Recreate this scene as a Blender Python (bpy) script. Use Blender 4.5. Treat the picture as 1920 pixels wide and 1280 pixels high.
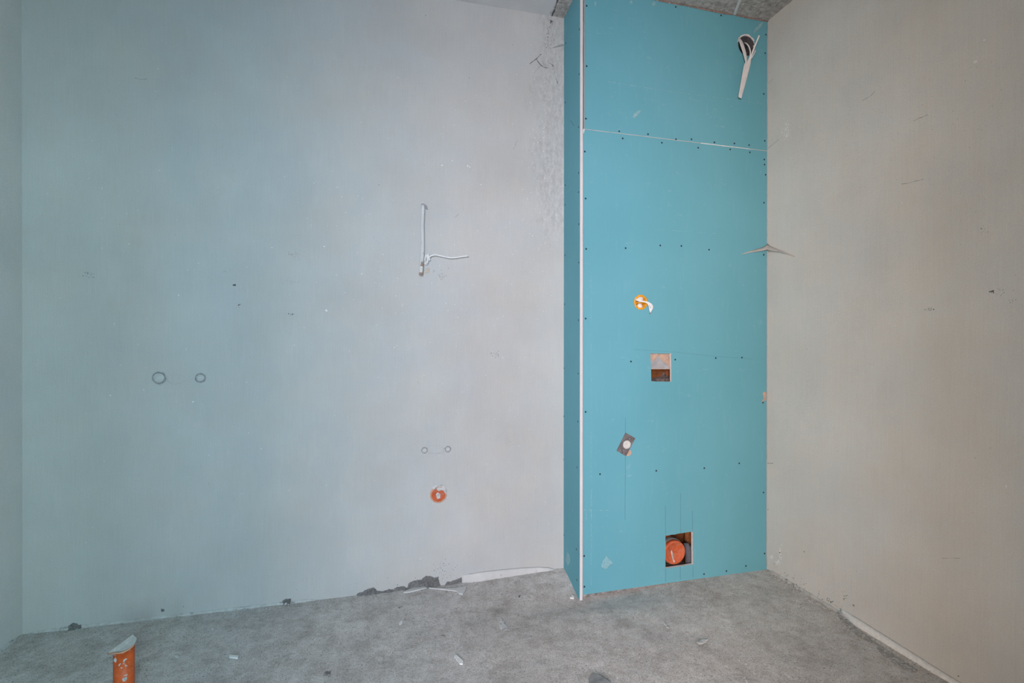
import bpy, bmesh, math, random
from mathutils import Vector, noise
from mathutils.geometry import tessellate_polygon

for o in list(bpy.data.objects):
    bpy.data.objects.remove(o, do_unlink=True)
scene = bpy.context.scene
C = scene.collection
random.seed(7)
PI = math.pi

# ------------------------------------------------------------------ camera
YAW, PITCH, ROLL, F, HC = 0.2448, -0.0017, 0.0006, 947.94, 1.1272
cd = bpy.data.cameras.new('camera')
cd.sensor_width = 36.0
cd.lens = F / 1920 * 36.0
cd.clip_start = 0.01
cam = bpy.data.objects.new('camera', cd)
cam.location = (0, 0, HC)
cam.rotation_mode = 'XYZ'
cam.rotation_euler = (PI / 2 + PITCH, -ROLL, -YAW)
C.objects.link(cam)
scene.camera = cam

# ------------------------------------------------------------------ world, light, exposure
w = bpy.data.worlds.new('world')
scene.world = w
w.use_nodes = True
w.node_tree.nodes['Background'].inputs[0].default_value = (0.75, 0.85, 1.0, 1)
w.node_tree.nodes['Background'].inputs[1].default_value = 0.06
vs = scene.view_settings
vs.view_transform = 'Standard'
vs.look = 'None'
vs.gamma = 1.0
vs.use_curve_mapping = False
vs.exposure = 0.06

def area(name, loc, target, sx, sy, energy, col, spread=180):
    l = bpy.data.lights.new(name, 'AREA')
    l.shape = 'RECTANGLE'
    l.size, l.size_y = sx, sy
    l.energy = energy
    l.color = col
    l.spread = math.radians(spread)
    o = bpy.data.objects.new(name, l)
    o.location = loc
    d = Vector(target) - Vector(loc)
    o.rotation_euler = d.to_track_quat('-Z', 'Y').to_euler()
    C.objects.link(o)
    return o
# added fill lights without a known source, shining in through the opening behind the camera
area('warm_fill', (-1.25, -2.2, 1.42), (0.9, 2, 1.0), 1.2, 1.6, 195, (1.0, 0.677, 0.469))   # added warm fill from the left, unseen
area('blue_fill', (-0.75, -2.2, 1.42), (0.9, 2, 1.0), 0.9, 1.6, 141, (0.553, 0.755, 1.0))   # added blue fill, unseen
area('cool_fill', (0.7, -2.2, 1.5), (-0.7, 2, 1.0), 1.1, 1.4, 122, (0.568, 0.901, 1.0))   # added cool fill aimed to the left, unseen

# ------------------------------------------------------------------ measures of the room
D = 2.3346          # back wall
R, L = 1.8238, -1.3517
H = 2.70
BF, BR = 2.0985, 2.1123   # boxing front at its left and right end
BL = 0.8439         # boxing side face where it meets the back wall
BLF = BL - 0.0115   # and at its front corner
YF = -0.42          # front wall (behind the camera)
T = 0.0125
DX0, DX1 = -0.65, 0.28   # assumed doorway, unseen, its width set to shape the light

def ray(px, py):
    u, v = px - 960, py - 640
    cr, sr = math.cos(-ROLL), math.sin(-ROLL)
    u, v = u * cr - v * sr, u * sr + v * cr
    x, y2, z2 = u / F, 1.0, -v / F
    cp, sp = math.cos(PITCH), math.sin(PITCH)
    y, z = y2 * cp - z2 * sp, y2 * sp + z2 * cp
    cy, sy = math.cos(YAW), math.sin(YAW)
    return Vector((x * cy + y * sy, -x * sy + y * cy, z))
O = Vector((0, 0, HC))
def hit(px, py, p0, n):
    d = ray(px, py); n = Vector(n)
    return O + d * ((Vector(p0) - O).dot(n) / d.dot(n))
NBOX = Vector((-(BR - BF), R - BLF, 0)).normalized()      # pointing into the boxing
def on_back(px, py, off=0.0):  return hit(px, py, (0, D - off, 0), (0, 1, 0))
def on_box(px, py, off=0.0):   return hit(px, py, Vector((BLF, BF, 0)) - NBOX * off, NBOX)
def on_right(px, py, off=0.0): return hit(px, py, (R - off, 0, 0), (1, 0, 0))
def on_left(px, py, off=0.0):  return hit(px, py, (L + off, 0, 0), (1, 0, 0))
NSIDE = Vector((-(D - BF), BL - BLF, 0)).normalized()   # out of the side board
def on_side(px, py, off=0.0):  return hit(px, py, Vector((BL, D, 0)) + NSIDE * off, NSIDE)
def on_ceil(px, py, off=0.0):  return hit(px, py, (0, 0, H - off), (0, 0, 1))
def floor_z(x, y):
    g = lambda a, b, s, t: math.exp(-((x - a) / s) ** 2 - ((y - b) / t) ** 2)
    z = 0.018 * g(BL - 0.02, D + 0.02, 0.35, 0.12) - 0.022 * g(BL + 0.02, BF - 0.02, 0.36, 0.11)
    return z
def on_floor(px, py, off=0.0):
    z = 0.0
    for _ in range(6):
        p = hit(px, py, (0, 0, z + off), (0, 0, 1))
        z = floor_z(p.x, p.y)
    return p

# ------------------------------------------------------------------ materials
def nodes_of(name, rough):
    m = bpy.data.materials.new(name)
    m.use_nodes = True
    nt = m.node_tree
    b = nt.nodes['Principled BSDF']
    b.inputs['Roughness'].default_value = rough
    b.inputs['Specular IOR Level'].default_value = 0.25
    tc = nt.nodes.new('ShaderNodeTexCoord')
    return m, nt, b, tc

def noise_node(nt, tc, scale, detail=4, rough=0.55, mapscale=None):
    n = nt.nodes.new('ShaderNodeTexNoise')
    n.inputs['Scale'].default_value = scale
    n.inputs['Detail'].default_value = detail
    n.inputs['Roughness'].default_value = rough
    if mapscale:
        mp = nt.nodes.new('ShaderNodeMapping')
        mp.inputs['Scale'].default_value = mapscale
        nt.links.new(tc.outputs['Object'], mp.inputs['Vector'])
        nt.links.new(mp.outputs['Vector'], n.inputs['Vector'])
    else:
        nt.links.new(tc.outputs['Object'], n.inputs['Vector'])
    return n.outputs['Fac']

def ramp(nt, fac, lo, hi, c0=(0, 0, 0, 1), c1=(1, 1, 1, 1)):
    r = nt.nodes.new('ShaderNodeValToRGB')
    r.color_ramp.elements[0].position = lo
    r.color_ramp.elements[1].position = hi
    r.color_ramp.elements[0].color = c0
    r.color_ramp.elements[1].color = c1
    nt.links.new(fac, r.inputs['Fac'])
    return r.outputs['Color']

def mix(nt, fac, a, b, mode='MIX'):
    n = nt.nodes.new('ShaderNodeMixRGB')
    n.blend_type = mode
    for i, v in enumerate((fac, a, b)):
        if hasattr(v, 'is_linked'):
            nt.links.new(v, n.inputs[i])
        elif isinstance(v, (int, float)):
            n.inputs[i].default_value = v
        else:
            n.inputs[i].default_value = (*v[:3], 1)
    return n.outputs['Color']

def math_node(nt, op, a, b=None, c=None, clamp=False):
    n = nt.nodes.new('ShaderNodeMath')
    n.operation = op
    n.use_clamp = clamp
    for i, v in enumerate((a, b, c)):
        if v is None:
            continue
        if hasattr(v, 'is_linked'):
            nt.links.new(v, n.inputs[i])
        else:
            n.inputs[i].default_value = v
    return n.outputs['Value']

def bump(nt, b, height, strength, dist=0.01, prev=None):
    n = nt.nodes.new('ShaderNodeBump')
    n.inputs['Strength'].default_value = strength
    n.inputs['Distance'].default_value = dist
    nt.links.new(height, n.inputs['Height'])
    if prev is not None:
        nt.links.new(prev, n.inputs['Normal'])
    nt.links.new(n.outputs['Normal'], b.inputs['Normal'])
    return n.outputs['Normal']

def simple(name, col, rough=0.6, var=0.12, scale=30, bumpv=0.0, dirt=None, dirt_lo=0.55, dirt_hi=0.65, dscale=40, spec=0.25, metal=0.0):
    m, nt, b, tc = nodes_of(name, rough)
    b.inputs['Specular IOR Level'].default_value = spec
    b.inputs['Metallic'].default_value = metal
    f = noise_node(nt, tc, scale, 5)
    dk = [c * (1 - var) for c in col]; lt = [min(1, c * (1 + var)) for c in col]
    c = ramp(nt, f, 0.3, 0.7, (*dk, 1), (*lt, 1))
    if dirt:
        g = noise_node(nt, tc, dscale, 6, 0.65)
        c = mix(nt, ramp(nt, g, dirt_lo, dirt_hi), c, dirt)
    nt.links.new(c, b.inputs['Base Color'])
    if bumpv:
        bump(nt, b, noise_node(nt, tc, scale * 4, 5, 0.6), bumpv, 0.003)
    return m

def plaster(name, col, patch=False):
    m, nt, b, tc = nodes_of(name, 0.9)
    b.inputs['Specular IOR Level'].default_value = 0.12
    big = noise_node(nt, tc, 2.2, 4, 0.6)
    c = ramp(nt, big, 0.3, 0.72, (*[v * 0.93 for v in col], 1), (*[v * 1.06 for v in col], 1))
    streak = noise_node(nt, tc, 1.0, 3, 0.6, (230, 230, 7))
    c = mix(nt, ramp(nt, streak, 0.3, 0.7), mix(nt, 1.0, c, (0.955, 0.955, 0.955), 'MULTIPLY'), c)
    tint = noise_node(nt, tc, 3.4, 4, 0.65)
    c = mix(nt, ramp(nt, tint, 0.35, 0.65), mix(nt, 1.0, c, (0.965, 0.985, 1.0), 'MULTIPLY'), mix(nt, 1.0, c, (1.0, 0.98, 0.955), 'MULTIPLY'))
    grain = noise_node(nt, tc, 260, 3, 0.7)
    c = mix(nt, ramp(nt, grain, 0.3, 0.7), mix(nt, 1.0, c, (0.90, 0.90, 0.90), 'MULTIPLY'), c)
    # light trowel drags
    drag = noise_node(nt, tc, 1.0, 5, 0.7, (9, 9, 3))
    c = mix(nt, math_node(nt, 'MULTIPLY', ramp(nt, drag, 0.52, 0.72), 0.10), c, (0.75, 0.74, 0.72))
    # dark small pits
    pit = noise_node(nt, tc, 95, 2, 0.6)
    pm = noise_node(nt, tc, 6, 3, 0.6)
    pits = math_node(nt, 'MULTIPLY', ramp(nt, pit, 0.70, 0.76), ramp(nt, pm, 0.56, 0.66))
    c = mix(nt, math_node(nt, 'MULTIPLY', pits, 0.5), c, (0.12, 0.12, 0.12))
    if patch:
        # rough unskimmed band beside the boxing in the upper half
        sx = nt.nodes.new('ShaderNodeSeparateXYZ')
        nt.links.new(tc.outputs['Object'], sx.inputs[0])
        n1 = noise_node(nt, tc, 7, 5, 0.7)
        wob = math_node(nt, 'MULTIPLY_ADD', n1, 0.30, -0.15)
        xx = math_node(nt, 'ADD', sx.outputs['X'], wob)
        zz = math_node(nt, 'ADD', sx.outputs['Z'], wob)
        mx = math_node(nt, 'MULTIPLY_ADD', xx, 14, -14 * 0.68, True)
        mz = math_node(nt, 'MULTIPLY_ADD', zz, 9, -9 * 1.60, True)
        mm = math_node(nt, 'MULTIPLY', mx, mz)
        spk = noise_node(nt, tc, 60, 5, 0.75, (1, 1, 0.5))
        pc = ramp(nt, spk, 0.35, 0.68, (0.33, 0.322, 0.318, 1), (0.64, 0.635, 0.63, 1))
        c = mix(nt, math_node(nt, 'MULTIPLY', mm, 0.55), c, pc)
    nt.links.new(c, b.inputs['Base Color'])
    n = bump(nt, b, streak, 0.18, 0.003)
    n = bump(nt, b, noise_node(nt, tc, 300, 4, 0.75), 0.6, 0.003, n)
    bump(nt, b, noise_node(nt, tc, 5, 3, 0.5), 0.25, 0.01, n)
    return m

def screed():
    m, nt, b, tc = nodes_of('screed', 0.95)
    b.inputs['Specular IOR Level'].default_value = 0.1
    big = noise_node(nt, tc, 3.2, 6, 0.62)
    c = ramp(nt, big, 0.3, 0.7, (0.70, 0.665, 0.645, 1), (0.88, 0.845, 0.82, 1))
    mid = noise_node(nt, tc, 26, 6, 0.7)
    c = mix(nt, ramp(nt, mid, 0.36, 0.62), mix(nt, 1.0, c, (0.80, 0.78, 0.77), 'MULTIPLY'), c)
    sc = noise_node(nt, tc, 9, 7, 0.75)
    c = mix(nt, ramp(nt, sc, 0.36, 0.52), mix(nt, 1.0, c, (0.80, 0.785, 0.775), 'MULTIPLY'), c)
    fine = noise_node(nt, tc, 240, 4, 0.75)
    c = mix(nt, ramp(nt, fine, 0.38, 0.50), mix(nt, 1.0, c, (0.56, 0.55, 0.54), 'MULTIPLY'), c)
    spk = noise_node(nt, tc, 85, 4, 0.7)
    c = mix(nt, ramp(nt, spk, 0.58, 0.66), c, mix(nt, 1.0, c, (0.66, 0.63, 0.61), 'MULTIPLY'))
    pale = noise_node(nt, tc, 5.5, 6, 0.7)
    c = mix(nt, math_node(nt, 'MULTIPLY', ramp(nt, pale, 0.56, 0.72), 0.45), c, (0.86, 0.86, 0.86))
    wsp = noise_node(nt, tc, 130, 2, 0.5)
    c = mix(nt, math_node(nt, 'MULTIPLY', ramp(nt, wsp, 0.74, 0.78), 0.7), c, (0.72, 0.71, 0.70))
    nt.links.new(c, b.inputs['Base Color'])
    n = bump(nt, b, mid, 0.5, 0.006)
    bump(nt, b, noise_node(nt, tc, 210, 5, 0.8), 1.0, 0.004, n)
    return m

def ceiling_mat():
    m, nt, b, tc = nodes_of('ceiling_concrete', 0.95)
    b.inputs['Specular IOR Level'].default_value = 0.1
    sx = nt.nodes.new('ShaderNodeSeparateXYZ')
    nt.links.new(tc.outputs['Object'], sx.inputs[0])
    n1 = noise_node(nt, tc, 14, 5, 0.7)
    xx = math_node(nt, 'ADD', sx.outputs['X'], math_node(nt, 'MULTIPLY_ADD', n1, 0.08, -0.04))
    msk = math_node(nt, 'MULTIPLY_ADD', xx, 60, -60 * 0.765, True)
    g = noise_node(nt, tc, 55, 6, 0.75)
    rough = ramp(nt, g, 0.32, 0.66, (0.26, 0.24, 0.225, 1), (0.74, 0.71, 0.68, 1))
    sm = ramp(nt, noise_node(nt, tc, 9, 4), 0.3, 0.7, (0.62, 0.622, 0.63, 1), (0.70, 0.702, 0.71, 1))
    nt.links.new(mix(nt, msk, sm, rough), b.inputs['Base Color'])
    hgt = math_node(nt, 'MULTIPLY', g, msk)
    bump(nt, b, hgt, 0.9, 0.012)
    return m

def teal_board():
    m, nt, b, tc = nodes_of('teal_board_paper', 0.72)
    b.inputs['Specular IOR Level'].default_value = 0.2
    big = noise_node(nt, tc, 1.6, 3, 0.5)
    c = ramp(nt, big, 0.3, 0.7, (0.124, 0.365, 0.445, 1), (0.147, 0.402, 0.488, 1))
    fib = noise_node(nt, tc, 1.0, 4, 0.7, (60, 60, 9))
    c = mix(nt, math_node(nt, 'MULTIPLY', ramp(nt, fib, 0.55, 0.8), 0.10), c, (0.40, 0.60, 0.64))
    scuff = noise_node(nt, tc, 1.0, 5, 0.75, (14, 14, 22))
    c = mix(nt, math_node(nt, 'MULTIPLY', ramp(nt, scuff, 0.62, 0.80), 0.22), c, (0.62, 0.72, 0.74))
    nt.links.new(c, b.inputs['Base Color'])
    bump(nt, b, noise_node(nt, tc, 500, 2, 0.5), 0.08, 0.001)
    return m

M = {}
M['wall'] = plaster('plaster_back', (0.585, 0.582, 0.575), True)
M['wall2'] = plaster('plaster_left', (0.72, 0.72, 0.71))
M['wall3'] = plaster('plaster_right', (0.745, 0.725, 0.695))
M['ceil'] = ceiling_mat()
M['floor'] = screed()
M['teal'] = teal_board()
M['corner'] = simple('corner_filler', (0.50, 0.43, 0.43), 0.95, 0.15, 40, 0.2)
M['gypsum'] = simple('gypsum_core', (0.78, 0.74, 0.74), 0.9, 0.08, 60, 0.3)
M['web'] = simple('web_plaster', (0.47, 0.455, 0.44), 0.95, 0.12, 60, 0.4)
M['damp'] = simple('damp_screed', (0.36, 0.345, 0.335), 0.95, 0.3, 120, 0.8, (0.6, 0.58, 0.57), 0.5, 0.6, 90)
M['white_edge'] = simple('gypsum_edge', (0.66, 0.64, 0.65), 0.85, 0.04, 20, 0.1)
M['filler'] = simple('white_filler', (0.76, 0.75, 0.74), 0.9, 0.10, 90, 0.3)
M['smear'] = simple('gypsum_smear', (0.22, 0.43, 0.49), 0.9, 0.10, 90, 0.1, (0.36, 0.53, 0.56), 0.52, 0.66, 120)
M['screw'] = simple('black_phosphate', (0.018, 0.03, 0.045), 0.5, 0.2, 200)
M['pencil'] = simple('pencil', (0.075, 0.20, 0.25), 0.8, 0.1, 50)
M['hairline'] = simple('hairline', (0.27, 0.262, 0.258), 0.95, 0.2, 90)
M['crack'] = simple('crack_dark', (0.10, 0.095, 0.10), 0.95, 0.25, 90)
M['mortar'] = simple('dark_mortar', (0.185, 0.18, 0.18), 0.95, 0.35, 120, 0.9, (0.27, 0.265, 0.265))
M['fillet'] = simple('grey_fillet', (0.50, 0.50, 0.49), 0.95, 0.15, 60, 0.5, (0.25, 0.24, 0.235), 0.56, 0.66, 40)
M['white_plaster'] = simple('white_plaster_strip', (0.58, 0.575, 0.57), 0.9, 0.08, 14, 0.25, (0.38, 0.37, 0.36), 0.62, 0.74, 34)
M['orange'] = simple('orange_pvc', (0.62, 0.105, 0.022), 0.5, 0.22, 40, 0.1, (0.58, 0.45, 0.40), 0.60, 0.66, 60, 0.35)
M['orange_cap'] = simple('orange_cap_dusty', (0.56, 0.095, 0.026), 0.65, 0.22, 40, 0.3, (0.42, 0.17, 0.11), 0.42, 0.68, 70)
M['lip'] = simple('worn_orange_lip', (0.62, 0.33, 0.22), 0.7, 0.15, 60, 0.2)
M['lid'] = simple('grey_dusty_lid', (0.55, 0.545, 0.52), 0.8, 0.15, 40, 0.3, (0.72, 0.70, 0.69), 0.52, 0.66, 45)
M['scrap'] = simple('grey_scrap', (0.26, 0.265, 0.27), 0.7, 0.3, 40, 0.3)
M['stain'] = simple('pale_stain', (0.50, 0.455, 0.40), 0.95, 0.08, 60, 0.2)
M['inner'] = simple('cavity_shade_brown', (0.17, 0.060, 0.022), 0.9, 0.4, 40, 0.4)  # brown kept dark for the shade inside the boxing
M['old_cable'] = simple('dusty_cable_sheath', (0.56, 0.56, 0.565), 0.5, 0.10, 30, 0.05, (0.40, 0.39, 0.38), 0.58, 0.70, 60)
M['cable'] = simple('cable_sheath', (0.66, 0.66, 0.665), 0.55, 0.07, 50, 0.05, (0.44, 0.43, 0.42), 0.64, 0.74, 90)
M['wire'] = simple('wire_white', (0.80, 0.80, 0.80), 0.5, 0.05, 60)
M['brown'] = simple('cut_cable_core', (0.35, 0.24, 0.18), 0.9, 0.4, 300, 0.3)
M['yellow'] = simple('yellow_plastic', (0.78, 0.34, 0.020), 0.5, 0.2, 60, 0, (0.74, 0.55, 0.38), 0.66, 0.74, 90)
M['plug'] = simple('plug_white', (0.62, 0.61, 0.58), 0.7, 0.12, 60, 0.3, (0.40, 0.39, 0.37), 0.60, 0.68, 70)
M['steel'] = simple('grey_steel', (0.17, 0.15, 0.155), 0.55, 0.3, 60, 0.2, (0.28, 0.24, 0.24), 0.55, 0.7, 50, 0.4, 0.2)
M['paper'] = simple('torn_brown_paper', (0.50, 0.35, 0.27), 0.95, 0.15, 50, 0.2, (0.58, 0.50, 0.47), 0.56, 0.64, 40)
M['dark_plastic'] = simple('dark_plastic', (0.060, 0.058, 0.068), 0.7, 0.5, 90, 0.4, (0.16, 0.15, 0.16), 0.56, 0.70, 60)
M['heap'] = simple('dusty_heap', (0.15, 0.12, 0.12), 0.95, 0.4, 60, 0.5, (0.30, 0.20, 0.14), 0.55, 0.65, 60)
M['backing'] = simple('backing_grey', (0.36, 0.36, 0.38), 0.9, 0.15, 30, 0.3)
M['rust'] = simple('rust_brown', (0.34, 0.13, 0.05), 0.85, 0.4, 60, 0.4, (0.50, 0.34, 0.22), 0.56, 0.68, 50)
M['hose'] = simple('grey_fabric_sleeve', (0.14, 0.145, 0.175), 0.95, 0.4, 250, 0.7)
M['foam'] = simple('brown_foam_bead', (0.30, 0.22, 0.20), 0.95, 0.3, 90, 0.6, (0.56, 0.50, 0.47), 0.58, 0.68, 60)
M['white_bit'] = simple('white_chip', (0.74, 0.73, 0.72), 0.9, 0.08, 80, 0.2)
M['fleck'] = simple('white_fleck', (0.82, 0.82, 0.82), 0.9, 0.05, 80)
M['grit'] = simple('grit', (0.25, 0.24, 0.235), 0.95, 0.5, 40, 0.3)
M['splat'] = simple('dry_splash', (0.60, 0.595, 0.59), 0.95, 0.12, 70, 0.5, (0.34, 0.33, 0.325), 0.50, 0.62, 60)
M['plugplaster'] = simple('plug_plaster', (0.53, 0.535, 0.53), 0.95, 0.10, 90, 0.6)
M['darkring'] = simple('ring_gap', (0.30, 0.305, 0.305), 0.95, 0.2, 90, 0.4)

# ------------------------------------------------------------------ mesh helpers
def worldpos(o):
    p = Vector((0, 0, 0))
    while o is not None:
        p += o.location
        o = o.parent
    return p

def obj(name, verts, faces, mat, parent=None, smooth=False, origin=None, mats=None, face_mats=None):
    """one mesh object from world coordinates; its origin is the parent's, or `origin`"""
    base = worldpos(parent) if parent else Vector((0, 0, 0))
    org = Vector(origin) if origin is not None else base
    me = bpy.data.meshes.new(name)
    me.from_pydata([tuple(Vector(v) - org) for v in verts], [], faces)
    for mm in (mats or [mat]):
        me.materials.append(M[mm])
    if face_mats:
        for p, i in zip(me.polygons, face_mats):
            p.material_index = i
    bm = bmesh.new(); bm.from_mesh(me)
    bmesh.ops.recalc_face_normals(bm, faces=bm.faces[:])
    bm.to_mesh(me); bm.free()
    if smooth:
        for p in me.polygons:
            p.use_smooth = True
    me.update()
    o = bpy.data.objects.new(name, me)
    C.objects.link(o)
    if parent:
        o.parent = parent
    o.location = org - base
    return o

def tag(o, label, cat=None, group=None):
    o['label'] = label
    if cat: o['category'] = cat
    if group: o['group'] = group
    return o

def struct(o):
    o['kind'] = 'structure'
    return o

def thing(name, label, cat, loc, group=None):
    o = bpy.data.objects.new(name, None)
    o.empty_display_size = 0.05
    o.location = loc
    C.objects.link(o)
    return tag(o, label, cat, group)

def box_vf(x0, x1, y0, y1, z0, z1):
    v = [(x, y, z) for x in (x0, x1) for y in (y0, y1) for z in (z0, z1)]
    f = [(0, 1, 3, 2), (4, 6, 7, 5), (0, 4, 5, 1), (2, 3, 7, 6), (0, 2, 6, 4), (1, 5, 7, 3)]
    return v, f

def joined(parts):
    V, Fc = [], []
    for v, f in parts:
        n = len(V)
        V += [tuple(p) for p in v]
        Fc += [tuple(i + n for i in q) for q in f]
    return V, Fc

def catmull(pts, n=6):
    pts = [Vector(p) for p in pts]
    if len(pts) < 3:
        return pts
    out = []
    P = [pts[0] * 2 - pts[1]] + pts + [pts[-1] * 2 - pts[-2]]
    for i in range(1, len(P) - 2):
        a, b, c, d = P[i - 1], P[i], P[i + 1], P[i + 2]
        for k in range(n):
            t = k / n
            out.append(0.5 * ((2 * b) + (c - a) * t + (2 * a - 5 * b + 4 * c - d) * t * t + (3 * b - a - 3 * c + d) * t ** 3))
    out.append(pts[-1])
    return out

def tube(path, w, t=None, seg=10, face=(0, -1, 0), n=6, widths=None):
    """swept ellipse: w = half width across, t = half thickness towards `face`"""
    t = w if t is None else t
    P = catmull(path, n)
    fc = Vector(face).normalized()
    V, Fc = [], []
    m = len(P)
    for i, p in enumerate(P):
        d = (P[min(i + 1, m - 1)] - P[max(i - 1, 0)]).normalized()
        s = d.cross(fc)
        s = s.normalized() if s.length > 1e-4 else Vector((1, 0, 0))
        u = s.cross(d).normalized()
        k = 1.0
        if widths:
            q = i / (m - 1) * (len(widths) - 1)
            j = min(int(q), len(widths) - 2)
            k = widths[j] * (1 - (q - j)) + widths[j + 1] * (q - j)
        for a in range(seg):
            an = 2 * PI * a / seg
            V.append(p + s * (math.cos(an) * w * k) + u * (math.sin(an) * t))
    for i in range(m - 1):
        for a in range(seg):
            b = (a + 1) % seg
            Fc.append((i * seg + a, i * seg + b, (i + 1) * seg + b, (i + 1) * seg + a))
    Fc.append(tuple(range(seg)))
    Fc.append(tuple(range((m - 1) * seg, m * seg)))
    return V, Fc

def frame(n):
    n = Vector(n).normalized()
    up = Vector((0, 0, 1)) if abs(n.z) < 0.9 else Vector((0, 1, 0))
    s = n.cross(up).normalized()
    return n, s, s.cross(n).normalized()

def lathe(c, n, prof, seg=32, close=False, wob=0.0, seed=0):
    """prof: list of (radius, distance along n)"""
    n, s, u = frame(n)
    c = Vector(c)
    V, Fc = [], []
    for (r, h) in prof:
        for a in range(seg):
            an = 2 * PI * a / seg
            k = 1 + wob * noise.noise(Vector((math.cos(an) * 2 + seed, math.sin(an) * 2, h * 60)))
            V.append(c + n * h + (s * math.cos(an) + u * math.sin(an)) * r * k)
    for i in range(len(prof) - 1):
        for a in range(seg):
            b = (a + 1) % seg
            Fc.append((i * seg + a, i * seg + b, (i + 1) * seg + b, (i + 1) * seg + a))
    if close:
        for a in range(seg):
            i, b = len(prof) - 1, (a + 1) % seg
            Fc.append((i * seg + a, i * seg + b, b, a))
    else:
        Fc.append(tuple(range(seg)))
        Fc.append(tuple(range((len(prof) - 1) * seg, len(prof) * seg)))
    return V, Fc

def slab(poly, nrm, th, bulge=0.0):
    """polygon of world points given thickness th along nrm (both caps tessellated)"""
    nrm = Vector(nrm).normalized()
    poly = [Vector(p) for p in poly]
    n = len(poly)
    V = poly + [p + nrm * th for p in poly]
    tri = tessellate_polygon([poly])
    Fc = [tuple(t) for t in tri] + [tuple(i + n for i in t) for t in tri]
    Fc += [(i, (i + 1) % n, (i + 1) % n + n, i + n) for i in range(n)]
    return V, Fc

def lump(poly, nrm, th, seed=0, jag=0.0, rings=4, cell=None):
    """rough crust over a polygon: ragged outline, thin at the edge, lumpy inside (closed on the underside)"""
    n_, sx, ux = frame(nrm)
    poly = [Vector(p) for p in poly]
    o = poly[0]
    P = [((p - o).dot(sx), (p - o).dot(ux)) for p in poly]
    x0, x1 = min(p[0] for p in P), max(p[0] for p in P)
    y0, y1 = min(p[1] for p in P), max(p[1] for p in P)
    cell = cell or min(0.0024, max(0.0008, math.sqrt((x1 - x0) * (y1 - y0)) / 26))
    def dist(x, y):
        ins, best = False, 9.0
        for i in range(len(P)):
            ax, ay = P[i]; bx, by = P[(i + 1) % len(P)]
            if (ay > y) != (by > y) and x < (bx - ax) * (y - ay) / (by - ay) + ax:
                ins = not ins
            dx, dy = bx - ax, by - ay
            t = max(0, min(1, ((x - ax) * dx + (y - ay) * dy) / (dx * dx + dy * dy + 1e-12)))
            best = min(best, math.hypot(x - ax - t * dx, y - ay - t * dy))
        return best if ins else -best
    nx, ny = int((x1 - x0) / cell) + 3, int((y1 - y0) / cell) + 3
    idx, V, Fc = {}, [], []
    fr_ = 0.35 / max(cell * 4, 0.002)
    def vert(i, j):
        if (i, j) in idx:
            return idx[i, j]
        x, y = x0 + (i - 1) * cell, y0 + (j - 1) * cell
        x += cell * 0.35 * noise.noise(Vector((i * 1.7, j * 1.3, seed)))
        y += cell * 0.35 * noise.noise(Vector((i * 1.3, j * 1.7, seed + 5)))
        q = o + sx * x + ux * y
        d = max(0.0, dist(x, y) + jag * 0.4)
        k = min(1.0, d / (4 * cell))
        h = th * k * (0.65 + 0.6 * noise.noise(q * fr_ + Vector((seed, 3, 1))) + 0.25 * noise.noise(q * fr_ * 3))
        idx[i, j] = len(V)
        V.append(q + n_ * max(0.0003, h))
        return idx[i, j]
    for i in range(nx):
        for j in range(ny):
            x, y = x0 + (i - 0.5) * cell, y0 + (j - 0.5) * cell
            e = jag * 1.3 * noise.noise(Vector((x * 140, y * 140, seed + 2.0))) + jag * 0.7 * noise.noise(Vector((x * 420, y * 420, seed + 7.0)))
            if dist(x, y) + e > 0:
                Fc.append((vert(i, j), vert(i + 1, j), vert(i + 1, j + 1), vert(i, j + 1)))
    edges = {}
    for f in Fc:
        for k in range(4):
            a_, b_ = f[k], f[(k + 1) % 4]
            edges[(min(a_, b_), max(a_, b_))] = edges.get((min(a_, b_), max(a_, b_)), 0) + 1
    # round off the stair-stepped outline
    nb = {}
    for (a_, b_), c_ in edges.items():
        if c_ == 1:
            nb.setdefault(a_, []).append(b_); nb.setdefault(b_, []).append(a_)
    for _ in range(3):
        new = {v_: V[v_] * 0.4 + sum((V[k] for k in ks), Vector()) * (0.6 / len(ks)) for v_, ks in nb.items()}
        for v_, q in new.items():
            V[v_] = q
    base = {}
    for (a_, b_), c_ in list(edges.items()):
        if c_ == 1:
            for v_ in (a_, b_):
                if v_ not in base:
                    base[v_] = len(V); q = V[v_]
                    V.append(q - n_ * ((q - o).dot(n_) + 0.0008))
            Fc.append((a_, b_, base[b_], base[a_]))
    if not Fc:
        return slab(poly, nrm, th)
    return V, Fc

def strip(p, q, wdt, th, nrm):
    """thin flat bar from p to q lying on a surface with normal nrm"""
    p, q, nrm = Vector(p), Vector(q), Vector(nrm)
    s = (q - p).cross(nrm).normalized() * wdt / 2
    return slab([p + s, q + s, q - s, p - s], nrm, th)

def board_mesh(name, outer, holes, to_world, depth, mats, parent):
    """plate with openings: outer and holes as (u, v) lists; to_world(u, v, d)"""
    loops = [[Vector((u, v, 0)) for u, v in lp] for lp in [outer] + holes]
    tri = tessellate_polygon(loops)
    flat = [p for lp in loops for p in lp]
    n = len(flat)
    V = [to_world(p.x, p.y, 0) for p in flat] + [to_world(p.x, p.y, depth) for p in flat]
    Fc = [tuple(t) for t in tri] + [tuple(i + n for i in t) for t in tri]
    fm = [0] * len(Fc)
    off = 0
    for lp in loops:
        k = len(lp)
        for i in range(k):
            a, b = off + i, off + (i + 1) % k
            Fc.append((a, b, b + n, a + n)); fm.append(1)
        off += k
    return obj(name, V, Fc, None, parent, mats=mats, face_mats=fm)

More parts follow.
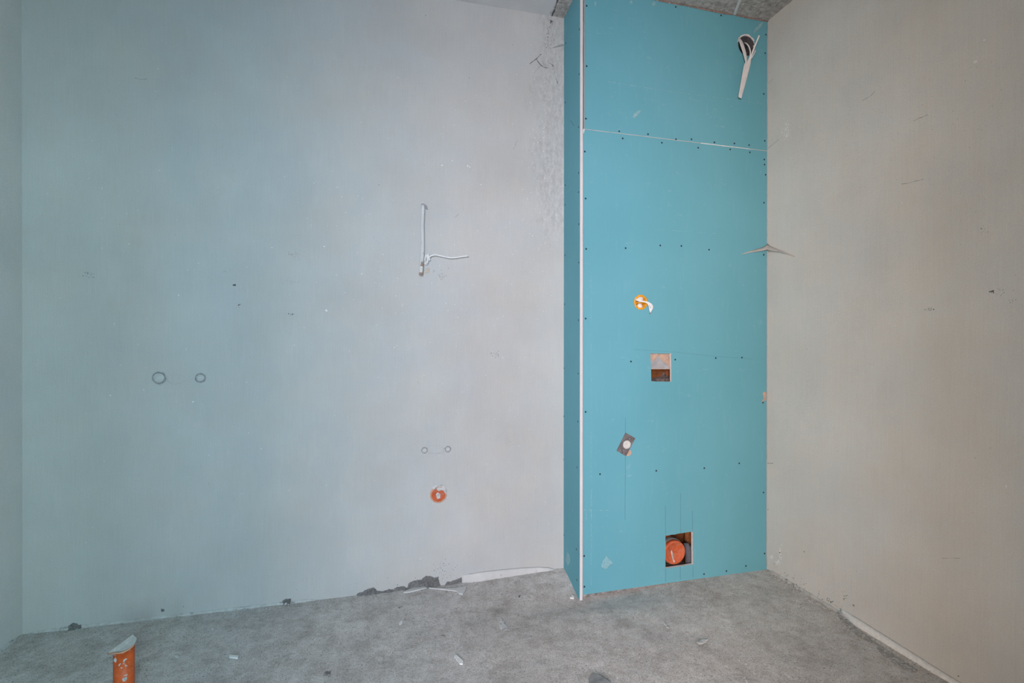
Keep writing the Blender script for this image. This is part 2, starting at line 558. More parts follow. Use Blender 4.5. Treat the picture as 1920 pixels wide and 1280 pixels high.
# ------------------------------------------------------------------ room shell
def grid_wall(name, mat, f, n1, n2):
    V = [f(i / n1, j / n2) for j in range(n2 + 1) for i in range(n1 + 1)]
    Fc = [(j * (n1 + 1) + i, j * (n1 + 1) + i + 1, (j + 1) * (n1 + 1) + i + 1, (j + 1) * (n1 + 1) + i)
          for j in range(n2) for i in range(n1)]
    return obj(name, V, Fc, mat)

def wall_slab(name, mat, x0, x1, y0, y1, z0, z1):
    v, f = box_vf(x0, x1, y0, y1, z0, z1)
    return struct(obj(name, v, f, mat))
wall_back = wall_slab('wall_back', 'wall', L - 0.12, R + 0.12, D, D + 0.12, -0.06, H + 0.1)
wall_left = wall_slab('wall_left', 'wall2', L - 0.12, L, YF - 0.12, D, -0.06, H + 0.1)
wall_right = wall_slab('wall_right', 'wall3', R, R + 0.12, YF - 0.12, D, -0.06, H + 0.1)
# front wall behind the camera; its doorway is added to shape the light
fr = joined([box_vf(L, DX0, YF - 0.12, YF, -0.06, H + 0.1), box_vf(DX1, R, YF - 0.12, YF, -0.06, H + 0.1),
             box_vf(DX0, DX1, YF - 0.12, YF, 2.04, H + 0.1)])
wall_front = struct(obj('wall_front', *fr, 'wall2'))
ceiling = wall_slab('ceiling', 'ceil', L - 0.12, R + 0.12, YF - 0.12, D + 0.12, H, H + 0.1)

def floor_mesh():
    nx, ny = 330, 270
    x0, x1, y0, y1 = L - 0.06, R + 0.06, YF - 0.12, D + 0.04
    V = []
    for j in range(ny + 1):
        for i in range(nx + 1):
            x = x0 + (x1 - x0) * i / nx; y = y0 + (y1 - y0) * j / ny
            p = Vector((x, y, 0))
            z = floor_z(x, y) + 0.0022 * noise.fractal(p * 9, 1.0, 2.0, 4) + 0.0008 * noise.noise(p * 70)
            V.append((x, y, z))
    n = len(V)
    Fc = [(j * (nx + 1) + i, j * (nx + 1) + i + 1, (j + 1) * (nx + 1) + i + 1, (j + 1) * (nx + 1) + i)
          for j in range(ny) for i in range(nx)]
    # underside so that the screed is a solid layer
    b = [(x0, y0, -0.08), (x1, y0, -0.08), (x1, y1, -0.08), (x0, y1, -0.08)]
    V += b
    c = [0, nx, (ny + 1) * (nx + 1) - 1, ny * (nx + 1)]
    Fc.append((n, n + 3, n + 2, n + 1))
    return V, Fc
floor = obj('floor', *floor_mesh(), 'floor', smooth=True)
struct(floor)

NB = Vector((0, -1, 0))     # out of the back wall
NR = Vector((-1, 0, 0))     # out of the right wall
NL = Vector((1, 0, 0))
UP = Vector((0, 0, 1))
NX = -NBOX                  # out of the boxing front

# ------------------------------------------------------------------ plasterboard boxing in the corner
boxing = thing('plasterboard_boxing', 'teal plasterboard boxing standing floor to ceiling in the corner', 'boxing',
               ((BL + R) / 2, (BF + D) / 2, 0))
UX = Vector((R - BLF, BR - BF, 0)).normalized()
def bw(u, v, d):   # u along the front from the side board, v up, d into the boxing
    return Vector((BLF, BF, 0)) + UX * u + UP * v + NBOX * d
def uv(px, py):
    p = on_box(px, py) - Vector((BLF, BF, 0))
    return (p.dot(UX), p.z)
WB = (Vector((R, BR, 0)) - Vector((BLF, BF, 0))).length
sl, sr_ = uv(1095, 242), uv(1437, 283)
seam_l, seam_r = sl[1], sr_[1]
def circle_uv(px, py, r, n=36, jag=0.0, ry=None):
    c = uv(px, py)
    ry = ry or r
    return [(c[0] + math.cos(2 * PI * i / n) * r * (1 + jag * noise.noise(Vector((i * 0.9, px, 0)))),
             c[1] + math.sin(2 * PI * i / n) * ry * (1 + jag * noise.noise(Vector((i * 0.9, py, 5))))) for i in range(n)]
def jagged_rect(pts, jag, seed, n=9):
    out = []
    m = len(pts)
    for i in range(m):
        a, b = uv(*pts[i]), uv(*pts[(i + 1) % m])
        for k in range(n):
            t = k / n
            u_, v_ = a[0] * (1 - t) + b[0] * t, a[1] * (1 - t) + b[1] * t
            if k:
                u_ += jag * noise.noise(Vector((u_ * 260, v_ * 260, seed)))
                v_ += jag * noise.noise(Vector((u_ * 260, v_ * 260, seed + 4)))
            out.append((u_, v_))
    return out
R_DUCT = 0.049
hole_duct = circle_uv(1400, 85.5, R_DUCT, 40, 0.03)
hole_yel = circle_uv(1201.3, 566.5, 0.031, 24, 0.0)
hole_mid = jagged_rect([(1219.5, 662.5), (1258, 662.3), (1259, 715), (1221.5, 715)], 0.0016, 3)
hole_low = jagged_rect([(1248, 1004), (1299, 996.2), (1299.5, 1057.5), (1248, 1065)], 0.0022, 8)
LEFT = T + 0.0045
upper = board_mesh('board', [(LEFT + 0.006, seam_l + 0.0015), (WB - 0.001, seam_r + 0.0015), (WB - 0.001, H - 0.002), (LEFT + 0.006, H - 0.002)],
                   [hole_duct], bw, T, ['teal', 'gypsum'], boxing)
tag(upper, 'upper teal front board with round opening')
lower = board_mesh('board', [(LEFT, 0.0), (WB - 0.001, 0.0), (WB - 0.001, seam_r - 0.0015), (LEFT, seam_l - 0.0015)],
                   [hole_yel, hole_mid, hole_low], bw, T, ['teal', 'gypsum'], boxing)
tag(lower, 'lower teal front board with square openings')
# side board; its raw front edge stands a little proud of the front boards
EP = 0.004
sv = [(BLF, BF - EP + 0.0012, -0.024), (BLF + T, BF - EP + 0.0012, -0.024), (BL + T, D, 0.012), (BL, D, 0.012)]
sv += [(x, y, H - 0.001) for x, y, z in sv]
side = obj('board', sv, [(0, 1, 2, 3), (4, 5, 6, 7), (0, 1, 5, 4), (1, 2, 6, 5), (2, 3, 7, 6), (3, 0, 4, 7)], 'teal', boxing)
tag(side, 'narrow teal side board facing left')
ev, ef = [], []
N = 90
for i in range(N + 1):
    z = -0.024 + (H - 0.001 + 0.024) * i / N
    e = 0.0008 * noise.noise(Vector((0, 0, z * 9)))
    e2 = 0.0005 * noise.noise(Vector((3, 0, z * 14)))
    ev += [(BLF + 0.0004 + e2, BF - EP + 0.0012, z), (BLF + 0.0004 + e2, BF - EP - 0.0004, z), (BLF + T + 0.0006 + e, BF - EP - 0.0004, z), (BLF + T + 0.0006 + e, BF - EP + 0.0012, z)]
for i in range(N):
    for a in range(4):
        b = (a + 1) % 4
        ef.append((i * 4 + a, i * 4 + b, i * 4 + 4 + b, i * 4 + 4 + a))
ef += [(0, 1, 2, 3), (N * 4, N * 4 + 1, N * 4 + 2, N * 4 + 3)]
tag(obj('board_edge', ev, ef, 'white_edge', side), 'raw white gypsum edge')
# filler in the joint between the two front boards
jp = []
random.seed(3)
for i in range(44):
    t0, t1 = i / 44, (i + 1) / 44
    u0, u1 = LEFT + (WB - LEFT) * t0, LEFT + (WB - LEFT) * t1
    v0, v1 = seam_l + (seam_r - seam_l) * t0, seam_l + (seam_r - seam_l) * t1
    big = 0.5 + 0.5 * noise.noise(Vector((i * 0.45, 2, 0)))
    h = 0.0009 + 0.0022 * max(0, big - 0.5)
    if 0.60 < t0 < 0.88: h += 0.0013
    jp.append(slab([bw(u0, v0 - h * 0.6, 0.006), bw(u1, v1 - h * 0.6, 0.006), bw(u1, v1 + h * 0.8, 0.006), bw(u0, v0 + h * 0.8, 0.006)], NX, 0.0058 + 0.0006 * big))
jp.append(slab([bw(LEFT - 0.001, seam_l + 0.001, 0), bw(LEFT + 0.005, seam_l, 0), bw(LEFT + 0.004, seam_l - 0.012, 0), bw(LEFT, seam_l - 0.022, 0)], NX, 0.0012))
tag(obj('joint_filler', *joined(jp), 'filler', boxing), 'ragged white filler in the board joint')
# foam bead along the top and metal floor track under the boards
fb = [bw(WB * i / 24, H - 0.004 + 0.003 * noise.noise(Vector((i * 1.3, 0, 0))), -0.002 + 0.002 * noise.noise(Vector((i * 1.7, 4, 0)))) for i in range(1, 25)]
tag(obj('foam_bead', *tube(fb, 0.0032, 0.0030, 8, NX, 3, [1, .4, 1.3, .6, 1.2, .3, .9, 1.4, .5, 1.1, .7]), 'foam', boxing, True), 'brownish foam bead against the ceiling')
cb = [Vector((R - 0.0015, BR - 0.001 - 0.001 * noise.noise(Vector((i, 0, 0))), 0.02 + (H - 0.04) * i / 50)) for i in range(51)]
tag(obj('corner_bead', *tube(cb, 0.0017, 0.0017, 6, NX, 1), 'corner', boxing, True), 'thin pale filler line in the corner')
tv = [bw(T + 0.004, -0.03, 0.0125), bw(WB - 0.3, -0.03, 0.0125), bw(WB - 0.3, 0.035, 0.0125), bw(T + 0.004, 0.035, 0.0125)]
tag(obj('floor_track', *slab(tv, NBOX, 0.05), 'grit', boxing), 'grey track under the boards')

# screws: one shared mesh, each one its own object
def screw_mesh():
    V, Fc = lathe((0, 0, 0), (0, -1, 0), [(0.0042, -0.001), (0.0042, 0.0004), (0.0030, 0.0008), (0.0012, 0.0002)], 10)
    me = bpy.data.meshes.new('screw')
    me.from_pydata([tuple(v) for v in V], [], Fc)
    me.materials.append(M['screw'])
    return me
SM = screw_mesh()
def screw(p, parent, rz=0.0):
    o = bpy.data.objects.new('screw', SM)
    C.objects.link(o)
    o.parent = parent
    o.location = Vector(p) - worldpos(parent)
    o.rotation_euler = (0, 0, rz)
up_s = [(1161, 246), (1215, 251.5), (1267.5, 261), (1296.5, 261), (1339.5, 266.8), (1377, 268.8), (1404.5, 272), (1434, 264),
        (1100, 11), (1100, 124), (1098.5, 222.5), (1267, 13), (1352, 29), (1436, 65), (1434.7, 99.7), (1432, 176)]
for p in up_s:
    screw(on_box(*p), upper)
lo_s = [(1167.5, 259.5), (1241, 267.5), (1309, 277), (1369, 280), (1406, 285.5), (1096.5, 284), (1098, 372), (1099, 466.5),
        (1433, 299), (1433.5, 308.5), (1435.5, 327.5), (1432.5, 380), (1432, 477.5), (1173, 465), (1238, 460), (1277.5, 461),
        (1329.5, 468), (1183, 677.5), (1266, 674), (1342, 671), (1391, 670), (1125, 888.5), (1230.5, 882.3), (1320.5, 877.3),
        (1386, 868.3), (1098, 597), (1098, 772), (1095.3, 1042), (1095.8, 1099.5), (1430.5, 754.5), (1431.5, 923), (1433.6, 1037.3),
        (1320, 1075.8), (1362, 1070.2), (1398.6, 1060.6)]
for p in lo_s:
    screw(on_box(*p), lower)
si_s = [(1086.3, 55), (1086, 139), (1085, 238), (1085, 324), (1085, 360), (1085.3, 420), (1085.3, 492), (1084.8, 600), (1084, 700), (1083.5, 790),
        (1061, 81), (1060.3, 192), (1059.8, 347), (1059.8, 384), (1059.3, 478.5), (1058.5, 570), (1058, 690), (1057.3, 780),
        (1057, 861), (1082, 876), (1057.5, 1002.5), (1080.8, 1029.5), (1081.6, 1087)]
for p in si_s:
    screw(on_side(*p), side, -PI / 2)

# pencil lines drawn on the lower board
for a, b in [((1172.5, 782), (1172.5, 812)), ((1172.3, 856), (1172, 974)), ((1247.5, 948), (1248, 1004)), ((1248, 1066), (1248, 1091)),
             ((1276, 924), (1276, 999)), ((1275.5, 1062), (1275.5, 1087)), ((1298, 957), (1298.5, 996)), ((1299, 1060), (1299.5, 1082)),
             ((1188, 655), (1258, 659)), ((1258, 659), (1330, 667)), ((1330, 667), (1412, 673))]:
    obj('pencil_line', *strip(on_box(*a), on_box(*b), 0.0014 if a[1] > 670 else 0.0008, 0.0002, NX), 'pencil', lower)

# pale scuffs and plaster smears on the boards
def scratch(a, b, wd, parent):
    parts = []
    n = max(2, int(math.hypot(a[0] - b[0], a[1] - b[1]) / 9))
    for i in range(n):
        if n > 3 and random.random() < 0.18:
            continue
        t0, t1 = i / n, (i + random.uniform(0.5, 1.0)) / n
        j = random.uniform(-0.5, 0.5)
        p = (a[0] + (b[0] - a[0]) * t0 + j, a[1] + (b[1] - a[1]) * t0 + j * 0.4)
        q = (a[0] + (b[0] - a[0]) * t1 + j, a[1] + (b[1] - a[1]) * t1 + j * 0.4)
        parts.append(strip(on_box(*p), on_box(*q), wd * random.uniform(0.35, 1.0), 0.0002, NX))
    if parts:
        obj('scratch', *joined(parts), 'smear', parent)['kind'] = 'stuff'
def scuff(poly, parent=lower, pts=on_box, nrm=NX, mat='smear', th=0.0005, name='plaster_smear'):
    return obj(name, *lump([pts(*p) for p in poly], nrm, th, poly[0][0], 0.002, 3), mat, parent, True)
scuff([(1127, 1062), (1131, 1050), (1138, 1041), (1142, 1048), (1150, 1055), (1143, 1060), (1137, 1067)])
scuff([(1060, 1050), (1063, 1034), (1067, 1040), (1069, 1052), (1065, 1060)], side, on_side, NSIDE)
scuff([(1186, 218), (1188, 212), (1200, 205), (1203, 209), (1196, 216), (1190, 222)], upper)
scuff([(1114, 8), (1117, 2), (1119, 6), (1116, 12)], upper)
scuff([(1222, 8), (1225, 3), (1230, 5), (1229, 10), (1224, 11)], upper)
scuff([(1180, 4), (1183, 1), (1187, 3), (1185, 8)], upper)
scuff([(1412, 62), (1417, 52), (1430, 40), (1434, 38), (1428, 50), (1420, 58)], upper)
for a, b, wd in [((1140, 153), (1235, 168), .0030), ((1235, 168), (1435, 195), .0022), ((1118, 62.5), (1152, 62), .0018), ((1176, 33), (1206, 38), .0016),
                 ((1150, 18), (1162, 20), .0018), ((1150, 27), (1163, 29), .0016)]:
    scratch(a, b, wd, upper)
for a, b, wd in [((1094, 956), (1145, 956.5), .0026), ((1109, 880), (1108.5, 1100), .0032), ((1108, 480), (1108.5, 880), .0018), ((1226, 1065), (1229.5, 1071.5), .0022),
                 ((1331, 1032), (1337, 1040), .0022), ((1365, 1027), (1385, 1023), .0016), ((1232, 430), (1346, 438), .0014), ((1100, 962), (1099, 975), .004),
                 ((1418, 505), (1412, 522), .0022), ((1345, 770), (1349, 764), .002), ((1209, 1004), (1209.5, 1016), .002), ((1137, 967), (1140, 964), .004)]:
    scratch(a, b, wd, lower)
obj('scratch', *strip(on_side(1061, 362), on_side(1083, 338), 0.0012, 0.0002, NSIDE), 'smear', side)
obj('scratch', *strip(on_side(1070, 226), on_side(1076, 235), 0.003, 0.0002, NSIDE), 'pencil', side)

# torn paper: by the opening edge on the right and beside the steel plate
obj('torn_paper', *lump([on_box(*p) for p in [(1430, 737), (1433, 734), (1437, 736), (1436, 750), (1429, 753), (1432, 745)]], NX, 0.001, 2, 0.002, 3), 'paper', lower)
obj('torn_paper', *lump([on_box(*p) for p in [(1174, 854), (1180, 842), (1184, 846), (1184, 851), (1178, 855)]], NX, 0.0005, 4, 0.001, 3), 'paper', lower)
# ragged paper round the duct opening
rim = []
for i in range(14):
    a0 = math.radians(35 + i * 9.5)
    cu, cv = uv(1400, 85.5)
    r0, r1 = R_DUCT * 0.985, R_DUCT * (1.10 + 0.07 * noise.noise(Vector((i * 1.7, 1, 2))))
    a1 = a0 + math.radians(10)
    rim.append(slab([bw(cu + math.cos(a) * r, cv + math.sin(a) * r, 0) for a, r in ((a0, r0), (a1, r0), (a1, r1), (a0, r1))], NX, 0.001 + 0.0006 * random.random()))
tag(obj('torn_rim', *joined(rim), 'gypsum', upper), 'torn pale paper round the opening')

# what shows behind the middle opening
bp_ = [on_box(1205, 652, -0.020), on_box(1272, 652, -0.020), on_box(1272, 692, -0.020), on_box(1205, 692, -0.020)]
bk = obj('backing_plate', *slab(bp_, NBOX, 0.012), 'paper', boxing)
obj('grey_smear', *lump([on_box(x, y, -0.019) for x, y in [(1205, 678), (1222, 677), (1228, 675), (1233, 666), (1237, 672), (1245, 678), (1252, 684), (1256, 691), (1205, 691)]], NX, 0.002, 5, 0.003, 3), 'backing', bk)
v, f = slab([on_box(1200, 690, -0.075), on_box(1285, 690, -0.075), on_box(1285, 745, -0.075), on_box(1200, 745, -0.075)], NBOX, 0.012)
obj('cavity_shade', v, f, 'inner', boxing)  # added dark brown sheet; its darkness is the shade inside the cavity
obj('cavity_shade', *slab([on_box(1215, 960, -0.185), on_box(1330, 950, -0.185), on_box(1330, 1090, -0.185), on_box(1215, 1090, -0.185)], NBOX, 0.01), 'inner', boxing)  # added dark sheet covering the pale wall, as shade behind the low opening
obj('mortar_heap', *lump([on_box(x, y, -0.070) for x, y in [(1205, 712), (1225, 708), (1238, 706), (1245, 696), (1249, 704), (1262, 709), (1280, 740), (1205, 740)]], NX, 0.03, 6, 0.004, 5), 'heap', boxing, True)

# ------------------------------------------------------------------ duct box and cable in the upper opening
cu, cv = uv(1400, 85.5)
duct_c = bw(cu + 0.004, cv - 0.002, T)
dk = thing('socket_box', 'dark grey round plastic box set in the upper board below the ceiling', 'junction box', duct_c)
obj('cup', *lathe(duct_c, NBOX, [(0.046, -0.009), (0.049, -0.009), (0.049, 0.030), (0.002, 0.030), (0.002, 0.027), (0.046, 0.027)], 40, True), 'dark_plastic', dk, True)
obj('base_rib', *strip(bw(cu - 0.02, cv + 0.02, T + 0.027), bw(cu + 0.02, cv - 0.02, T + 0.027), 0.012, 0.006, NX), 'dark_plastic', dk)
obj('screw_boss', *lathe(bw(cu + 0.02, cv + 0.016, T + 0.027), NX, [(0.007, 0), (0.007, 0.012), (0.003, 0.012), (0.003, 0.008)], 14), 'dark_plastic', dk)

cbl = thing('flat_cable', 'white flat cable bent down out of the dark round box', 'cable', on_box(1387, 183, 0.02))
obj('sheath', *tube([on_box(1386, 70, -0.012), on_box(1387.5, 74, 0.008), on_box(1391, 83, 0.022), on_box(1396.5, 101, 0.030), on_box(1399.5, 117, 0.022)],
                    0.0105, 0.0016, 12, NX, 6, [0.7, 1.0, 1.0, 0.9, 0.5]), 'cable', cbl, True)
sh2 = obj('sheath', *tube([on_box(1407.5, 106, 0.028), on_box(1403.5, 120, 0.024), on_box(1397, 146, 0.020), on_box(1387.3, 183, 0.024)],
                          0.0115, 0.0019, 12, NX, 6, [0.45, 1.0, 1.0, 0.80]), 'cable', cbl, True)
obj('sheath', *tube([on_box(1399.5, 115, 0.022), on_box(1397, 125, 0.0215), on_box(1393, 148, 0.0195), on_box(1386.6, 182.5, 0.0235)],
                    0.0085, 0.0018, 12, NX, 6, [0.4, 0.9, 1.0, 0.85]), 'cable', cbl, True)
obj('wire', *tube([on_box(1407, 110, 0.028), on_box(1412, 95, 0.034), on_box(1418, 80, 0.040), on_box(1423.5, 66.5, 0.046)], 0.0038, 0.0030, 10, NX), 'wire', cbl, True)
obj('wire', *tube([on_box(1407, 111, 0.028), on_box(1412, 104, 0.024), on_box(1416.5, 94.5, 0.012)], 0.0030, 0.0026, 10, NX), 'wire', cbl, True)
obj('wire', *tube([on_box(1396, 80, -0.020), on_box(1400, 82, 0.006), on_box(1404.5, 88, 0.020), on_box(1406.8, 97, 0.026), on_box(1406, 109, 0.028)], 0.0028, 0.0028, 10, NX), 'wire', cbl, True)
# the same run of cable on the ceiling
tag(obj('ceiling_cable', *tube([on_ceil(1377.5, 27.5, 0.003), on_ceil(1380, 19, 0.004), on_ceil(1384, 9, 0.004), on_ceil(1388.5, -3, 0.004), on_ceil(1396, -22, 0.004)],
                               0.0075, 0.003, 10, (0, 0, -1)), 'cable', None, True, on_ceil(1377.5, 27.5)),
    'short white flat cable lying along the bare concrete ceiling', 'cable')

# ------------------------------------------------------------------ yellow junction box
yc = on_box(1201.3, 566.5)
yb = thing('junction_box', 'yellow round junction box let into the teal board', 'junction box', yc)
obj('ring', *lathe(yc, NX, [(0.0265, -0.003), (0.0255, 0.0022), (0.031, 0.0026), (0.0345, 0.0016), (0.0350, 0.0)], 8 * 4, False, 0.05, 3), 'yellow', yb, False)
bpy.data.objects.remove(bpy.data.objects['ring'])
obj('ring', *lathe(yc, NX, [(0.0265, -0.004), (0.0265, 0.0024), (0.0315, 0.0026), (0.0352, 0.0014), (0.0352, 0.0), (0.031, -0.004)], 10, True), 'yellow', yb)
obj('cup', *lathe(yc, NX, [(0.0290, 0.0), (0.0290, -0.044), (0.0265, -0.044), (0.0265, -0.030), (0.0265, 0.0)], 28, True), 'yellow', yb, True)
obj('cup_bottom', *lathe(yc, NX, [(0.0275, -0.034), (0.0275, -0.030), (0.002, -0.030)], 28), 'yellow', yb)
obj('plaster_plug', *lathe(on_box(1200.5, 560, -0.012), NX, [(0.017, -0.012), (0.0165, 0), (0.010, 0.004), (0.002, 0.005)], 20, False, 0.2, 1), 'white_bit', yb, True)
obj('plaster_plug', *lathe(on_box(1200.0, 574, -0.010), NX, [(0.0145, -0.012), (0.014, 0), (0.009, 0.004), (0.002, 0.005)], 20, False, 0.2, 6), 'white_bit', yb, True)
obj('tab', *strip(on_box(1193, 567.6, -0.004), on_box(1211, 567.6, -0.004), 0.004, 0.003, NX), 'yellow', yb)
yw = thing('wire_loop', 'short white wire loop drooping from the yellow box', 'wire', on_box(1219, 585))
obj('wire', *tube([on_box(1189.5, 560, -0.008), on_box(1196, 562, 0.006), on_box(1206, 565, 0.016), on_box(1215, 567, 0.026), on_box(1221.5, 571, 0.030), on_box(1223.2, 577, 0.026), on_box(1219, 585.5, 0.012)],
                  0.0034, 0.0030, 10, NX), 'wire', yw, True)
obj('wire', *tube([on_box(1190, 561.5, -0.008), on_box(1200, 564.5, 0.008), on_box(1211, 566.5, 0.018), on_box(1216.5, 572, 0.020), on_box(1219, 585, 0.010)], 0.0030, 0.0028, 10, NX), 'wire', yw, True)
obj('wire', *tube([on_box(1212, 566.5, 0.018), on_box(1218, 570, 0.024), on_box(1221, 576, 0.022), on_box(1219, 584, 0.012)], 0.0036, 0.0026, 10, NX), 'wire', yw, True)
obj('bare_end', *tube([on_box(1219, 583.5, 0.012), on_box(1218.7, 588, 0.010)], 0.0022, 0.002, 8, NX), 'brown', yw, True)

# ------------------------------------------------------------------ steel plate with plug on the lower board
pc_ = on_box(1174, 833)
pl = thing('mounting_plate', 'small tilted grey steel plate screwed to the teal board', 'plate', pc_)
obj('plate', *slab([on_box(1172.7, 810.8), on_box(1190.8, 821), on_box(1173.3, 854.9), on_box(1156, 844.5)], NX, 0.003), 'steel', pl)
obj('plug', *lathe(on_box(1174.6, 833, 0.003), NX, [(0.0195, 0), (0.0195, 0.006), (0.0165, 0.0085), (0.010, 0.0085), (0.0085, 0.0075), (0.001, 0.0075)], 28), 'plug', pl, True)
obj('plug_bar', *strip(on_box(1169, 832, 0.0105), on_box(1180, 835, 0.0105), 0.004, 0.0018, NX), 'plug', pl)
for p in [(1179, 822), (1167.3, 843.6)]:
    s = obj('screw', *lathe(on_box(*p, 0.003), NX, [(0.0042, 0), (0.0042, 0.0012), (0.002, 0.0022)], 12), 'screw', pl)
    obj('screw_face', *lathe(on_box(p[0] + 0.5, p[1], 0.0048), NX, [(0.0022, 0), (0.0018, 0.0012), (0.0005, 0.0014)], 10), 'plug', s)

# ------------------------------------------------------------------ capped drain pipe in the low opening
dc = on_box(1265.7, 1036.0, -0.006)
dp = thing('capped_drain_pipe', 'orange capped drain pipe filling the low square opening of the boxing', 'pipe', dc)
rp = 0.055
obj('cap', *lathe(dc, NX, [(rp, -0.030), (rp, -0.002), (rp * 0.97, 0.0), (rp * 0.86, 0.0), (rp * 0.84, -0.0012), (0.002, -0.0012)], 44), 'orange_cap', dp, True)
obj('pipe', *lathe(dc, NX, [(rp * 0.97, -0.21), (rp * 0.97, -0.030), (rp * 0.90, -0.030), (rp * 0.90, -0.21)], 44, True), 'orange', dp, True)
obj('collar', *lathe(dc, NX, [(rp * 1.01, -0.055), (rp * 1.06, -0.050), (rp * 1.06, -0.022), (rp * 1.01, -0.020)], 44, True), 'mortar', dp, True)
obj('mortar_streak', *lump([on_box(*p, -0.0075) for p in [(1257, 1032), (1260, 1030), (1262, 1042), (1265, 1052), (1264, 1056), (1260, 1046)]], NX, 0.0012, 3, 0.002, 3), 'splat', dp)
hz = on_box(1293, 1045, -0.050)
hs = thing('sleeved_hose', 'grey fabric sleeved hose end beside the orange capped pipe', 'hose', (hz.x, hz.y, 0))
obj('sleeve', *tube([on_box(1286, 1095, -0.055), on_box(1290, 1070, -0.052), on_box(1293, 1048, -0.050), on_box(1290.5, 1030, -0.050), on_box(1286, 1018, -0.052)], 0.021, 0.019, 16, NX, 6, [1, 1, 1, .85, .45]), 'hose', hs, True)
bp2 = on_box(1299, 1020, -0.125)
bpo = thing('brown_pipe', 'rust brown pipe standing inside the boxing behind the hose', 'pipe', (bp2.x, bp2.y, 0))
obj('pipe', *tube([Vector((bp2.x, bp2.y, z)) for z in (0, 0.2, 0.5)], 0.040, 0.040, 24, NX), 'rust', bpo, True)

# ------------------------------------------------------------------ things on the back wall
wc = thing('hanging_cable', 'dirty white flat cable hanging on the plaster wall left of the boxing', 'cable', on_back(788, 514, 0.01))
obj('sheath', *tube([on_back(793.5, 384, -0.01), on_back(793.3, 386, 0.012), on_back(793, 400, 0.016), on_back(792, 425, 0.014), on_back(792.8, 450, 0.013), on_back(792, 475, 0.016), on_back(789.5, 500, 0.028)],
                    0.0082, 0.0028, 12, NB, 6, [0.9, 0.9, 0.92, 1.0, 0.92, 1.0, 1.05]), 'old_cable', wc, True)
obj('stripped_end', *tube([on_back(790.5, 492, 0.024), on_back(789.8, 503, 0.030), on_back(788.8, 513.5, 0.034)], 0.0086, 0.0042, 12, NB, 6, [0.8, 1.0, 0.9]), 'plug', wc, True)
obj('cut_core', *tube([on_back(789.0, 511.0, 0.035), on_back(788.6, 515.3, 0.036)], 0.0078, 0.0044, 12, NB), 'brown', wc, True)
obj('dirt_band', *tube([on_back(791.2, 491, 0.0275), on_back(790.8, 499, 0.031)], 0.0072, 0.0026, 10, NB, 6, [0.4, 1.0]), 'brown', wc, True)
wl = thing('loose_wire', 'thin white wire sticking out to the right of hanging cable', 'wire', on_back(798, 490, 0.005))
obj('wire', *tube([on_back(797, 496, 0.01), on_back(801, 489, 0.016), on_back(805, 482, 0.020), on_back(811, 478.4, 0.022), on_back(818, 478, 0.022), on_back(830, 480.3, 0.022), on_back(843, 483, 0.022), on_back(856, 482.6, 0.021), on_back(866, 480.8, 0.021), on_back(878, 479.5, 0.021)],
                  0.0032, 0.0030, 10, NB), 'wire', wl, True)
obj('wire', *tube([on_back(798, 495, -0.005), on_back(797, 486, 0.012), on_back(799, 477.5, 0.018), on_back(801.5, 484, 0.02), on_back(801, 494, 0.016)], 0.0046, 0.003, 10, NB), 'cable', wl, True)
obj('wire', *tube([on_back(802, 494, 0.006), on_back(803.5, 484, 0.016), on_back(802, 476, 0.020), on_back(805, 485, 0.022), on_back(805.5, 488, 0.018)], 0.0034, 0.003, 10, NB), 'wire', wl, True)
obj('wire', *tube([on_back(796, 492, 0.006), on_back(797.5, 494.5, 0.012), on_back(801, 495.5, 0.010)], 0.004, 0.003, 8, NB), 'cable', wl, True)
v, f = lump([on_back(*p) for p in [(796, 505), (800, 502), (806, 503), (806, 510), (800, 514), (796, 513)]], NB, 0.0006, 3, 0.002, 3)
obj('rust_stain', v, f, 'stain', wall_back)
# cable mouth in the plaster
obj('cable_mouth', *lump([on_back(*p) for p in [(789.5, 383), (792, 380.5), (796, 382), (800.5, 386), (803, 393), (799, 393), (796, 390), (790, 392)]], NB, 0.002, 1, 0.001, 3), 'darkring', wall_back)

def pipe_plug(px, py, r, label, seed, group='plugged water outlets'):
    c = on_back(px, py)
    t = thing('pipe_plug', label, 'pipe plug', c, group)
    obj('gap_ring', *lathe(c, NB, [(r * 1.12, -0.002), (r * 1.10, 0.0006), (r * 0.80, 0.0008), (r * 0.78, -0.002)], 28, True, 0.18, seed), 'darkring', t, True)
    obj('plug', *lathe(c, NB, [(r * 0.86, -0.004), (r * 0.84, 0.004), (r * 0.74, 0.0065), (r * 0.3, 0.0055), (r * 0.04, 0.006)], 28, False, 0.12, seed + 2), 'plugplaster', t, True)
    obj('plaster_ring', *lathe(c, NB, [(r * 1.24, -0.001), (r * 1.18, 0.0012), (r * 1.11, 0.0018), (r * 1.07, -0.001)], 28, True, 0.16, seed + 5), 'plugplaster', t, True)
    return t
pipe_plug(298.5, 708.3, 0.024, 'wide plastered-over pipe plug, leftmost on the plaster wall', 1)
pipe_plug(376.0, 708.3, 0.018, 'smaller plastered pipe plug to the right of the leftmost plug', 2)
pipe_plug(796, 843.8, 0.0135, 'round plastered pipe plug above and left of orange wall drain', 3)
pipe_plug(839.8, 841.8, 0.0135, 'round plastered pipe plug above and right of orange wall drain', 4)
# trowel patches between the plugs
def patch(poly, th, seed, mat='plugplaster', nm='plaster_patch', par=wall_back, pts=on_back, nrm=NB, jag=0.004):
    return obj(nm, *lump([pts(*p) for p in poly], nrm, th, seed, jag, 4), mat, par, True)
patch([(312, 704), (330, 702), (344, 705), (350, 712), (342, 719), (324, 720), (314, 715)], 0.002, 3, 'wall')
patch([(804, 836), (822, 834), (832, 838), (832, 849), (816, 851), (804, 849)], 0.002, 5, 'wall')

